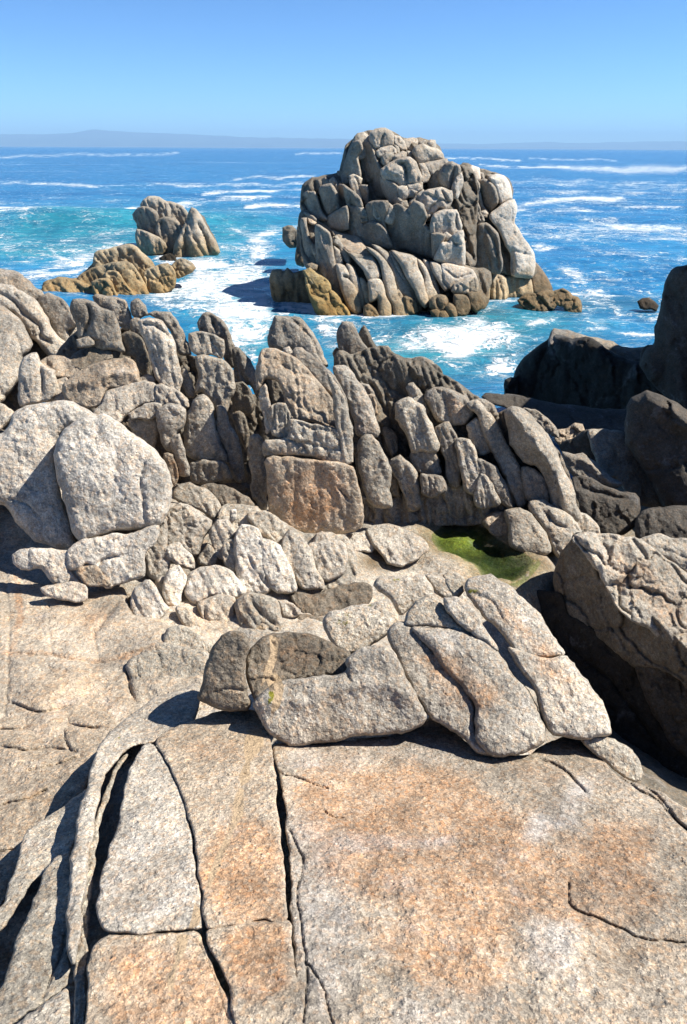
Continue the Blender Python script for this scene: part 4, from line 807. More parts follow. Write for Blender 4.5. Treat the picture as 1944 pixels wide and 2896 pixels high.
nr('rock_fin', 'D', '763,732 800,706 872,745 942,820 987,900 1022,980 1062,1060 1087,1180 1082,1222 1000,1212 958,1172 948,1052 900,982 840,952 790,872 768,792', RGT, 'tall dark leaning fin with sunlit crest at the right end of the ridge', R=44, off=-.15, tone='S', tilt=20, yaw=-8, rg=[('800,720 880,770 940,860 1000,960 1050,1060', 90, .8)], cr=[('975,980 1000,1100 1010,1200', 14, .4)], bk=.8)

# ------------------------------------------------------------------ pale twin boulders and the rubble before them
TB = macro((250, 1530), 4.35, 36)
nr('boulder', 'Z', '-60,1000 5,985 40,935 100,915 170,922 220,950 235,985 160,980 128,1010 127,1080 152,1170 167,1215 172,1252 120,1247 80,1232 38,1190 13,1150 -60,1150', TB, 'left and further of two large smooth pale boulders split by a dark crack', R=70, off=.12, ex=2, fac=.5, tone='P', tilt=36, cr=[('20,1140 60,1150 90,1180', 12, .3)], bk=.7)
nr('boulder', 'Z', '127,1002 168,962 240,940 292,978 330,1008 362,1030 387,1085 390,1150 372,1192 320,1207 250,1217 200,1232 176,1227 150,1160 127,1080', TB, 'right and larger of two smooth pale boulders split by a dark crack', R=84, off=-.22, ex=1, fac=.5, tone='P', tilt=36, cr=[('335,1050 322,1100 330,1190', 18, .35), ('270,1010 262,1090 290,1150', 22, .15)], bk=.8)
nr('rock_ledge', 'E', '60,422 110,398 200,400 302,415 307,482 352,562 260,552 210,512 190,482 100,477 62,452', TB, 'pale blunt ledge sticking out below the left twin boulder', R=26, off=-.3, tone='P', tilt=40)
nr('rock_ledge', 'E', '308,412 350,375 450,348 560,328 630,308 702,300 692,352 642,402 632,512 560,542 470,557 430,482 400,452 320,477', TB, 'broad bright shelf under the right twin boulder', R=26, off=-.32, tone='P', tilt=40, cr=[('430,480 470,440 530,430', 14, .7)])
nr('small_rock', 'E', '348,487 430,478 482,555 400,552 353,522', TB, 'small rusty lump beneath the broad bright shelf', R=20, off=-.36, tone='W', tilt=42)
nr('small_rock', 'E', '188,572 290,548 372,570 377,622 330,627 240,602', TB, 'thin pale flake on the smooth left rock floor below the ledges', R=18, off=-.4, tone='P', tilt=48)
RB = macro((600, 1700), 4.0, 64)
nr('rock_slab', 'E', '768,160 790,108 842,98 902,130 982,200 984,242 940,272 880,232 800,192', RB, 'flat tilted grey slab lying across the rubble below the dark cleft', R=26, off=.1, tone='S', tilt=46)
nr('rock_block', 'E', '885,130 920,112 1000,110 1130,200 1100,245 1050,250 985,205 940,170', RB, 'dark stone between the tilted grey slab and the cleft', R=20, off=.15, tone='B', tilt=40)
nr('boulder', 'E', '733,252 800,198 862,220 942,270 902,372 870,432 790,392 738,372', RB, 'pale broad stone with a notched lower edge in the middle of the rubble', R=38, off=-.05, tone='L', tilt=42, block=(60, 5, 1, 0))
nr('boulder', 'E', '638,412 690,358 720,250 737,290 737,380 752,450 742,512 690,532 650,512 633,462', RB, 'tall narrow pale stone right of the broad bright shelf', R=32, off=-.1, tone='L', tilt=36)
nr('small_rock', 'E', '728,382 790,358 822,400 862,440 862,482 790,472 743,432', RB, 'pale rounded stone under the broad notched stone', R=24, off=-.12, tone='P', tilt=42)
nr('rock_fin', 'E', '733,502 790,468 822,520 807,620 792,652 750,642 728,582', RB, 'bright finger of rock pointing down the slope', R=24, off=-.15, tone='P', tilt=46)
nr('small_rock', 'E', '688,530 728,520 735,642 715,642', RB, 'thin crooked sliver left of the bright finger of rock', R=12, off=-.08, tone='L', tilt=44)
nr('boulder', 'E', '638,540 662,535 690,560 732,642 747,667 690,722 600,742 578,702 588,580', RB, 'pale overhanging stone casting a black shadow on the left rock floor', R=30, off=-.22, tone='P', tilt=44, bk=.3)
nr('boulder', 'E', '828,522 880,478 960,468 1032,500 1092,580 1040,612 950,612 880,642 820,602', RB, 'smooth pale low dome at the centre of the rubble', R=44, off=-.1, tone='P', tilt=50)
nr('boulder', 'E', '880,642 960,608 1042,618 1034,720 990,752 930,742 888,692', RB, 'cracked pale stone below the low pale dome', R=30, off=-.12, tone='L', tilt=46, cr=[('910,650 920,720 980,740', 12, .5)])
nr('small_rock', 'E', '780,655 828,648 902,740 942,802 900,807 830,732', RB, 'slim rounded stone lying down the slope beside the cracked pale stone', R=22, off=-.18, tone='S', tilt=46)
nr('small_rock', 'E', '752,662 785,655 822,752 795,760 760,700', RB, 'small grey stone under the bright finger of rock', R=16, off=-.1, tone='S', tilt=46)
nr('small_rock', 'E', '878,432 920,368 962,430 940,462 885,462', RB, 'triangular grey stone in a dark hollow of the rubble', R=20, off=.0, tone='S', tilt=36)
nr('boulder', 'E', '930,322 960,268 1002,253 1042,310 1047,342 1002,372 990,442 970,440 948,412', RB, 'pale angular stone left of the fan of ribs', R=30, off=-.05, tone='L', tilt=38)
nr('small_rock', 'E', '988,372 1040,358 1052,480 1025,502 985,442', RB, 'narrow stone left of the fan of ribs above the low pale dome', R=20, off=-.08, tone='S', tilt=38)
nr('small_rock', 'E', '1018,225 1045,218 1052,260 1030,277', RB, 'tiny upright pale stone standing before the dark crumbly ledge', R=12, off=-.02, tone='P', tilt=14)
FR = thing('fan_outcrop', 'fan of pale cracked ribs spreading between the rubble and the brown puddle', 'rock outcrop'); FR.location = (-.5, 4.3, 3.4)
rock('core', 'E', '985,215 1100,215 1250,280 1380,340 1520,340 1568,420 1568,540 1430,580 1300,610 1180,600 1060,560 1000,450', RB, R=30, hf=.5, off=.06, tone='S', parent=FR, bk=.4, flute=(60, 26, 8))
for s, R_, of, t_, y_, tn in (('1043,352 1080,298 1142,320 1162,400 1182,520 1202,562 1140,592 1080,572 1055,482', 26, -.1, 42, 0, 'P'), ('1108,242 1190,238 1272,290 1282,322 1240,382 1190,342 1140,312', 24, .02, 44, 4, 'S'),
                              ('1150,362 1240,388 1292,500 1302,582 1220,572 1170,482', 24, -.1, 44, 0, 'P'), ('1253,392 1290,318 1352,370 1402,480 1432,562 1340,562 1290,482', 26, -.06, 46, 0, 'L'),
                              ('1380,372 1500,358 1532,430 1522,502 1430,532 1400,452', 26, -.02, 50, 0, 'L'), ('1398,352 1430,323 1462,350 1452,392 1408,392', 18, -.02, 40, 0, 'L')):
    rock('rock_rib', 'E', s, RB, R=R_, off=of, tilt=t_, yaw=y_, tone=tn, parent=FR, bk=.3, flute=(58, 20, 4))
rock('rock_rib', 'F', '-10,362 80,338 170,323 192,370 165,402 60,402 -10,422', GR(982, 1560, 2.62, 64), R=22, tone='L', parent=FR, bk=.3)
nr('boulder', 'E', '1043,642 1080,600 1150,588 1222,620 1252,690 1252,752 1180,772 1110,792 1058,732', RB, 'round grey boulder marked by an orange-brown vein', R=46, off=-.15, tone='S', tilt=42, cr=[('1110,620 1170,700 1230,740', 16, .4)])
nr('small_rock', 'E', '1238,622 1300,638 1342,680 1300,702 1265,702', RB, 'small pale flake right of the round veined boulder', R=16, off=-.1, tone='L', tilt=46)
nr('rock_ledge', 'E', '1290,602 1400,598 1568,543 1650,560 1640,640 1568,690 1450,705 1340,690', RB, 'dark brown flat ledge with yellow lichen behind the mossy block', R=24, off=.0, tone='B', tilt=64)
nr('rock_ledge', 'E', '1255,715 1340,690 1450,702 1500,780 1560,860 1450,900 1330,880 1260,790', RB, 'brown shaded ledge in the hollow left of the mossy block', R=24, off=-.02, tone='B', tilt=56)

# ------------------------------------------------------------------ around the pool
nr('boulder', 'F', '768,237 820,223 882,260 932,330 952,412 900,412 840,402 790,372 780,302', GR(1518, 1568, 2.74, 40), 'rounded grey boulder overhanging the right bank of the green pool', R=50, tone='S', bk=.5)
nr('boulder', 'F', '665,272 710,248 762,243 792,300 780,332 730,332 690,302', GR(1416, 1516, 2.71, 40), 'small pinkish boulder at the far end of the green pool', R=32, tone='W')
nr('boulder', 'F', '1040,242 1120,248 1162,300 1165,342 1110,347 1080,292', GR(1652, 1525, 2.85, 36), 'grey boulder just beyond the ridged boulder right of the pool', R=30, tone='S')
nr('boulder', 'F', '873,197 930,188 1012,230 1082,290 1102,342 1060,402 1000,432 960,352 930,292 888,242', GR(1582, 1580, 2.80, 38), 'ridged grey boulder right of the pool with a dark cleft on its left', R=50, tone='S', cr=[('930,230 990,290 1040,300', 20, .5)], bk=.5)
nr('rock_slab', 'F', '158,312 230,298 332,330 412,370 422,402 370,432 300,462 240,452 200,382', GR(1135, 1600, 2.66, 66), 'low pinkish slab between the brown puddle and the green pool', R=30, tone='L', flute=(50, 24, 4))
nr('small_rock', 'F', '500,518 550,512 582,545 560,572 510,562', GR(1290, 1670, 2.7, 50), 'small dark pebble-like rock above the cleft of the two long boulders', R=22, tone='S')

# ------------------------------------------------------------------ boulders lying on the near slab
BM = macro((1100, 2080), 2.15, 60)
nr('boulder', 'F', '175,562 210,523 332,518 400,513 442,560 442,602 370,642 310,682 290,680 260,622 200,592', macro((1100, 1730), 3.15, 50), 'bright lichen-topped boulder at the upper end of the group of long boulders', ex=0.5, hf=1.9, fac=.6, nz=.6, R=27, tone='L', tilt=52, off=-.05)
nr('boulder', 'F', '400,513 480,518 522,560 522,602 480,607 442,582', macro((1100, 1730), 3.15, 50), 'pale stub of rock wedged right of the bright lichen-topped boulder', ex=0.5, hf=1.9, fac=.6, nz=.6, R=17, tone='L', tilt=50)
LB = macro((1200, 2120), 2.10, 58)
nr('boulder', 'F', '310,722 330,670 400,610 450,600 522,680 560,720 642,760 652,792 560,772 480,742 350,742', LB, 'grey humped boulder above the wide long boulder', ex=0.5, hf=1.9, fac=.6, nz=.6, R=28, tone='S', tilt=58, off=.05)
nr('boulder', 'F', '485,602 560,613 642,680 672,750 724,842 650,802 570,732 500,662', LB, 'slender pale boulder above the crack of the wide long boulder', ex=0.5, hf=1.9, fac=.6, nz=.6, R=22, tone='L', tilt=54, off=.0)
nr('long_boulder', 'Z', '938,1430 1000,1430 1060,1440 1122,1468 1180,1540 1230,1620 1245,1690 1202,1714 1120,1724 1090,1692 1075,1600 1010,1520', LB, 'wide long rust-speckled boulder lying down the slope in the middle of the near rocks', ex=0.5, hf=1.9, fac=.6, nz=.6, R=39, tone='L', tilt=62, off=.02, cr=[('1020,1450 1100,1530 1160,1600', 14, .15)], bk=.45)
nr('long_boulder', 'Z', '886,1445 905,1420 936,1430 987,1480 1034,1530 1082,1600 1094,1690 1130,1722 1095,1722 1040,1672 970,1622 920,1532', LB, 'narrow long boulder split by a dark cleft from the wide long boulder', ex=0.5, hf=1.9, fac=.6, nz=.6, R=27, tone='L', tilt=58, off=.04, yaw=-10, bk=.4)
nr('small_rock', 'Z', '1018,1322 1050,1313 1062,1350 1042,1367 1022,1350', LB, 'small rounded knob at the top of the outer long boulder', ex=0.5, hf=1.9, fac=.6, nz=.6, R=16, tone='S', tilt=50, off=.2)
nr('long_boulder', 'Z', '1058,1342 1075,1313 1120,1313 1172,1345 1212,1385 1257,1440 1293,1490 1240,1497 1180,1492 1140,1442 1100,1402', LB, 'upper half of the outer long boulder with a yellow lichen spot', ex=0.5, hf=1.9, fac=.6, nz=.6, R=29, tone='L', tilt=58, off=.05, cr=[('1070,1350 1120,1370 1150,1420', 14, .3)], bk=.5)
nr('long_boulder', 'Z', '1160,1480 1240,1500 1295,1495 1342,1555 1382,1610 1394,1670 1340,1687 1262,1677 1238,1640 1220,1580', LB, 'lower blunt half of the outer long boulder overhanging the small grey stone', ex=0.5, hf=1.9, fac=.6, nz=.6, R=31, tone='L', tilt=56, off=.02, bk=.45, rg=[('1180,1500 1230,1580 1260,1640', 26, .3)])
nr('small_boulder', 'Z', '1328,1692 1360,1680 1402,1685 1452,1725 1465,1765 1450,1784 1400,1757', LB, 'small grey stone lying on the right rim of the near slab', ex=0.5, hf=1.9, fac=.6, nz=.6, R=17, tone='S', tilt=58, off=.05, bk=.25)
MB_ = macro((1000, 1850), 2.7, 52)
nr('mossy_boulder', 'Z', '738,1422 760,1393 850,1373 890,1373 912,1410 892,1442 862,1462 800,1497 760,1467', MB_, 'block with yellow-green lichen on its top and a bright front in the middle', ex=0.5, fac=.6, nz=.6, R=26, tone='L', tilt=46, off=.05, bk=.3, hf=1.9)
BB = macro((900, 2095), 2.12, 50)
nr('rock_block', 'Z', '563,1492 600,1453 652,1443 722,1453 795,1490 790,1535 700,1547 640,1560 612,1607 580,1602 565,1542', BB, 'brown flat-topped shoulder of rock behind the big squared front block', ex=0.5, hf=1.9, fac=.6, nz=.6, R=21, tone='B', tilt=62, off=.12, block=(60, 6, 1, 0), bk=.35)
nr('rock_block', 'Z', '576,1600 640,1553 722,1543 788,1533 790,1507 830,1478 882,1470 922,1530 972,1640 940,1667 850,1677 740,1692 670,1699 620,1677 588,1640', BB, 'big squared pale front block resting on the near slab', ex=0.5, hf=1.9, fac=.6, nz=.6, R=27, tone='L', tilt=40, off=.03, bk=.35, cr=[('783,1500 800,1560', 14, .4)], rg=[('620,1600 720,1590 860,1560 920,1580', 40, .3)])
nr('standing_stone', 'S', '561,1977 573,1930 593,1850 625,1798 665,1785 697,1793 702,1832 692,1882 697,1947 707,1992 700,2012 650,2017 600,1997', BB, 'dark upright stone casting its shadow left beside the big squared front block', ex=0.5, hf=1.9, fac=.6, nz=.6, R=28, tone='B', tilt=22, off=.05, bk=.3, cr=[('600,1960 650,1950 700,1960', 10, .3)])

# ------------------------------------------------------------------ the near slabs
S1 = tri((300, 2896, 1.62), (1900, 2896, 1.66), (1100, 2100, 1.98)); S2 = tri((300, 2896, 1.64), (700, 2896, 1.63), (560, 2100, 1.93))
rock('rock_slab', 'Z', '630,1702 740,1697 870,1682 965,1652 992,1632 1062,1692 1112,1727 1200,1722 1280,1682 1330,1692 1400,1762 1460,1790 1568,1845 1700,1930 1800,2200 1800,2440 700,2440 676,2200 660,2000 650,1850 634,1760', S1, ex=2, R=26, fac=.4, hf=.8, tone=(.335, .285, .222), nz=.8, bk=.5, step=4,
     und=(200, 12), cr=[('1230,1730 1290,1760 1340,1815', 11, 1.0), ('634,1762 700,1785 760,1802', 8, .8), ('1298,2010 1296,2060 1345,2090 1420,2120 1470,2145 1568,2150', 9, .8), ('1400,1765 1500,1830 1600,1930', 10, 1.1), ('1440,1770 1530,1850 1620,1980', 9, .9),
         ('655,1890 690,1960 678,2060 700,2200 690,2336', 8, .8), ('736,1850 760,1862 790,1868', 6, .9), ('820,1955 930,1930 1010,1925', 8, .5), ('700,2200 740,2260 760,2336', 8, .6)], rg=[('760,1960 900,1930 1000,1925', 30, .12), ('1180,1900 1260,1850 1330,1820', 40, .15)],
     label='huge flat rust-orange and grey granite slab filling the near right', cat='rock slab')
rock('rock_slab', 'Z', '358,1692 420,1652 500,1625 580,1623 612,1680 624,1760 636,1880 646,2000 652,2097 580,2097 472,2118 462,2040 442,1900 402,1772', S2, ex=3, R=20, fac=.35, hf=.9, tone='W', nz=.7, bk=.5, cr=[('400,1780 480,1770 620,1765', 9, .5)],
     label='long orange slab with a pale vein between the grey slab and the huge slab', cat='rock slab')
rock('rock_slab', 'Z', '474,2126 560,2107 655,2102 668,2200 692,2440 560,2440 520,2250', S2, ex=3, R=20, fac=.35, hf=.9, tone='W', nz=.7, bk=.5, label='short orange slab continuing the veined slab at the bottom edge', cat='rock slab')
rock('rock_slab', 'Z', '298,1762 325,1708 357,1705 395,1770 432,1880 455,2040 462,2112 440,2118 330,2128 240,2123 223,2080 235,1990 270,1880', S2, ex=3, R=24, fac=.35, hf=1.0, tone='L', nz=.7, bk=.5, off=.02, cr=[('290,1820 360,1800 390,1790', 8, .3)],
     label='tapering grey slab with a pointed top left of the veined orange slab', cat='rock slab')
rock('rock_slab', 'Z', '208,2172 240,2137 330,2137 450,2127 470,2182 530,2300 580,2440 195,2440 200,2280', S2, ex=3, R=22, fac=.35, hf=1.0, tone='W', nz=.7, bk=.5, off=.02, cr=[('455,2150 500,2260 540,2400', 9, .4)],
     label='rusty brown slab at the bottom edge beneath the pointed grey slab', cat='rock slab')
rock('rock_slab', 'Z', '215,1722 260,1665 300,1625 370,1590 442,1560 452,1580 442,1642 350,1692 290,1712 242,1770 217,1850 207,1960 192,2050 172,2200 155,2150 163,1960 188,1830', S2, ex=1, R=24, fac=.3, hf=1.6, tone='L', nz=.9, bk=.5, off=.05,
     label='thin curved pale slab bending round the upper left of the pointed grey slab', cat='rock slab', flute=(110, 26, 4))
rock('rock_slab', 'Z', '300,1712 255,1790 228,1880 205,2060 198,2200 190,2440 165,2440 168,2250 180,2100 200,1950 232,1820 270,1740', S2, ex=1, R=20, hf=1.0, tone='S', nz=1.0, bk=.5, off=.10, flute=(100, 18, 8),
     label='dark splintered sliver in the deep crack beside the pointed grey slab', cat='rock slab')
rock('rock_slab', 'Z', '-60,2100 0,2070 30,2000 60,1900 130,1850 202,1800 217,1812 190,1882 150,1962 82,2012 30,2082 -60,2200', S2, ex=1, R=24, fac=.3, hf=.9, tone='S', nz=.9, bk=.5, off=.24,
     label='grey slab lying in half shadow at the left edge beside the curved crack', cat='rock slab')
rock('rock_slab', 'Z', '-80,2330 0,2250 50,2120 100,1992 150,1950 167,1980 162,2132 150,2250 80,2300 20,2345 -80,2400', S2, ex=1, R=28, fac=.3, hf=.9, tone='S', nz=.9, bk=.5, off=.12, cr=[('150,2130 130,2200 90,2290', 12, .6)],
     label='light grey narrow slab at the lower left with a dark gap on either side', cat='rock slab')
rock('rock_slab', 'Z', '30,2345 85,2302 150,2252 162,2300 160,2440 -40,2440', S2, ex=1, R=24, fac=.3, hf=.9, tone='L', nz=.9, bk=.5, off=.1, label='pale corner of rock at the very bottom left', cat='rock slab')
# smooth floor at the left
SF = tri((100, 2030, 2.34), (450, 1900, 2.36), (150, 1660, 2.44))
rock('rock_floor', 'Z', '-800,1250 -120,1290 0,1300 60,1325 130,1350 190,1360 280,1340 300,1400 370,1420 420,1460 440,1500 470,1560 440,1620 300,1700 200,1740 100,1700 0,1690 -120,1700 -800,1720', SF, R=40, hf=.5, fac=.25, und=(240, 34), zs=1, tone=(.37, .315, .245), nz=.9, bk=.5, step=4,
     cr=[('-20,1480 60,1490 150,1500 220,1515 300,1490 360,1470', 16, .45), ('15,1300 22,1400 20,1480 15,1640', 10, .45), ('215,1430 222,1510', 10, .4), ('300,1500 290,1560 310,1600', 20, .9), ('110,1370 112,1440 116,1500', 8, .3), ('280,1360 250,1400 218,1450', 26, .7), ('20,1600 90,1625 170,1612', 10, .8), ('-60,1395 60,1400 120,1380', 8, .5)], label='smooth pale rock floor at the left crossed by an orange vein line', cat='rock floor')
nr('boulder', 'E', '580,902 640,850 720,820 800,840 930,858 932,902 900,1002 700,1022 620,1002 588,962', SF, 'low smooth grey hump half covered by the shadow of the upright stone', R=44, tone='S', tilt=66, off=-.06, hf=.7)
nr('small_rock', 'E', '725,812 740,750 800,738 870,778 932,812 922,852 850,852 780,832', SF, 'pale block above the shaded smooth hump', R=26, tone='S', tilt=56, off=-.06)
rock('rock_floor', 'Z', '-800,1690 -120,1650 0,1640 60,1625 170,1608 242,1630 260,1665 215,1722 190,1800 130,1855 60,1922 20,2012 -10,2080 -120,2120 -800,2200', tri((20, 2500, 2.12), (250, 2050, 2.30), (20, 2040, 2.36)), R=36, hf=.6, fac=.5, tone='W', nz=.9, bk=.5, step=4, flute=(120, 60, 6),
     cr=[('-40,1668 60,1662 130,1655 235,1660', 14, 1.0), ('-40,1700 50,1712 120,1705 180,1715', 10, .9), ('150,1630 140,1670 160,1712', 10, .9), ('0,1840 70,1820 110,1800', 9, .9), ('60,1760 130,1745 190,1720', 9, .8), ('-20,1950 40,1935', 8, .8)], und=(180, 22), label='speckled brownish rock floor at the left edge below the smooth pale floor', cat='rock floor')

# ------------------------------------------------------------------ right side: shade and sunlit faces also put into the rock tones
RP = macro((1750, 1850), 3.75, 36, -20)
nr('boulder', 'Z', '1458,1232 1500,1220 1540,1230 1700,1240 1700,1350 1568,1300 1500,1257', RP, 'grey slab edge with dark cracks behind the rust-topped boulder at right', R=30, tone='S', tilt=50, off=.2, bk=.6, flute=(25, 26, 6))
RUST = thing('boulder', 'large boulder with rust-coloured top and dark left face at the right edge', 'boulder'); RUST.location = (2.2, 3.6, 3.0)
rock('boulder_top', 'Z', '1308,1228 1345,1219 1380,1221 1460,1235 1502,1265 1568,1310 1720,1400 1720,1680 1568,1510 1500,1450 1420,1390 1370,1300', RP, R=34, tone='S', fac=1.8, block=(95, 12, 1.7, 38), tilt=48, yaw=12, off=.0, bk=.9, hf=.8, parent=RUST, cr=[('1390,1330 1440,1340 1500,1330', 12, .3)])
rock('boulder_side', 'Z', '1270,1290 1310,1222 1345,1226 1385,1300 1440,1375 1520,1440 1600,1520 1720,1660 1720,1720 1568,1562 1500,1515 1440,1515 1380,1462 1300,1412 1272,1362', RP, R=40, tone='U', fac=1.8, block=(95, 12, 1.7, 60), tilt=0, yaw=-66, off=.08, bk=.9, hf=.7, parent=RUST, cr=[('1370,1300 1380,1400 1440,1500', 16, .5), ('1290,1370 1400,1360 1520,1450', 10, .3)])  # darker tone than the top stands in for shade on this face
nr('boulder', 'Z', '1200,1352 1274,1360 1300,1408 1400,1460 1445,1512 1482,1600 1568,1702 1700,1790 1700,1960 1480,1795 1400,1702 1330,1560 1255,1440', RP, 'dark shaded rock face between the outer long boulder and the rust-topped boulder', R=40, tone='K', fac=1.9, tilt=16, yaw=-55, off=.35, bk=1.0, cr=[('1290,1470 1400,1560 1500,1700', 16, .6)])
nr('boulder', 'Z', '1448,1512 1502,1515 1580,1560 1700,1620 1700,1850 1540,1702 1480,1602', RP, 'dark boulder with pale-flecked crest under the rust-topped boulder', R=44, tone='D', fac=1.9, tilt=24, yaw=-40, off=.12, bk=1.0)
GD = macro((1750, 1480), 6.6, 40)
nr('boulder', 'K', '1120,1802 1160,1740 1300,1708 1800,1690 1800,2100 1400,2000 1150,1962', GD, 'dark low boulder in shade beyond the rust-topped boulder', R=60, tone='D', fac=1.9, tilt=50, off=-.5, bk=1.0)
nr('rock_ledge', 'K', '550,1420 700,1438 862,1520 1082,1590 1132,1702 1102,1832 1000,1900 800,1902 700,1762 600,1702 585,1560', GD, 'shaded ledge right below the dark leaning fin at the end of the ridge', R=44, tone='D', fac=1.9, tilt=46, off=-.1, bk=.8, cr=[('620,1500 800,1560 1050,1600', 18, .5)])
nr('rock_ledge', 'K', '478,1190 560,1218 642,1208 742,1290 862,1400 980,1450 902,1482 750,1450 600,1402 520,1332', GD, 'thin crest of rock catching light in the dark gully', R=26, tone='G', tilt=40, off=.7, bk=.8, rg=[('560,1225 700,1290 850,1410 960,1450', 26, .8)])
nr('gully_rock', 'K', '455,1142 560,1082 700,1008 790,1260 850,1400 740,1292 640,1210 560,1218', GD, 'shaded left face of the angular rock in the gully', R=24, tone='D', fac=1.9, tilt=20, yaw=-50, off=1.6, bk=.8)  # shade of this face put into its tone, the sunlit face kept pale
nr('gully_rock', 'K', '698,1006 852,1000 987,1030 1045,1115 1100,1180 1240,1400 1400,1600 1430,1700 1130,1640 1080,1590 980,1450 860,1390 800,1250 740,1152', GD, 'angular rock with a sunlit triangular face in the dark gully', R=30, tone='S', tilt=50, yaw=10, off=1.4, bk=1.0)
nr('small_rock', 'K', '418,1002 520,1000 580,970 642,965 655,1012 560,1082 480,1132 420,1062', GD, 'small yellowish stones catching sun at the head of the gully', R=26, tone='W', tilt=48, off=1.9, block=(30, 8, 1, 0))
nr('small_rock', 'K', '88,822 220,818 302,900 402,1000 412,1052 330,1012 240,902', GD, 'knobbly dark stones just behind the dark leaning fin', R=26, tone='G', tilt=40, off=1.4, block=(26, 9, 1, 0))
nr('rock_ledge', 'K', '-240,700 0,690 400,780 900,820 1100,850 1100,990 700,1000 600,962 400,982 200,852 0,790 -200,740', macro((1600, 1200), 11.0, 78), 'dark wet flat ledge below the big rounded shaded boulder', R=20, tone='D', fac=1.9, off=0, bk=1.2, nz=.7)
nr('boulder', 'K', '-35,545 0,538 40,545 40,692 -20,692', macro((1455, 1118), 15.5, 20), 'small dark block at the left foot of the big rounded shaded boulder', R=16, tone='K', fac=1.9, bk=1.0)
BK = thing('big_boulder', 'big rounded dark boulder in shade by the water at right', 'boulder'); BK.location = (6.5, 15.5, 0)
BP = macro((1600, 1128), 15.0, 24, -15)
rock('boulder_side', 'K', '28,622 60,480 150,340 330,215 400,150 520,190 700,190 860,290 1000,360 1200,430 1500,600 1300,900 1100,900 900,860 400,790 200,722 28,692', BP, R=80, tone='K', fac=1.9, tilt=4, yaw=-50, bk=3.0, parent=BK, cr=[('330,230 260,400 200,700', 26, .5)], flute=(100, 50, 8))  # near-black tone stands in for shade; the sunlit crest stays lighter
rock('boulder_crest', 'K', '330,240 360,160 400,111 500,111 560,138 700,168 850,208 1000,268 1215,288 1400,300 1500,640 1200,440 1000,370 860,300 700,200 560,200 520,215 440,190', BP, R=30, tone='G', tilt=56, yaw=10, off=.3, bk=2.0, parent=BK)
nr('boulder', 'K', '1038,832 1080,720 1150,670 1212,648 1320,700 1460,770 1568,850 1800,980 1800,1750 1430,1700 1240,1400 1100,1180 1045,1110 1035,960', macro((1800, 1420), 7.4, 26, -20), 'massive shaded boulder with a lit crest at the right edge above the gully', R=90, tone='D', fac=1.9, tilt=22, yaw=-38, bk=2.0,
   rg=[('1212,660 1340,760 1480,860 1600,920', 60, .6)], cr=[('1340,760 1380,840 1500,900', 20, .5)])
nr('tall_rock', 'Z', '1495,790 1510,700 1535,620 1568,606 1610,570 1700,420 1850,250 2100,150 2350,300 2400,1200 2100,1300 1860,1100 1700,1060 1568,960 1500,882 1468,832 1478,800', macro((1880, 1150), 11.5, 6, -48), 'tall dark rock wall rising at the right edge above the bay', R=60, tone='D', fac=1.9, tilt=None, bk=9.0, flute=(80, 50, 8), cr=[('1530,650 1560,720 1570,900', 24, .4)], step=8)  # unseen part beyond the frame raised and thickened to shade the gully
rock('tall_rock', 'Z', '1480,790 1500,800 1500,880 1468,832', macro((1840, 1090), 12.0, 20, -20), R=14, tone='D', fac=1.9, bk=.8, label='small black shelf at the left foot of the tall dark rock wall', cat='rock')
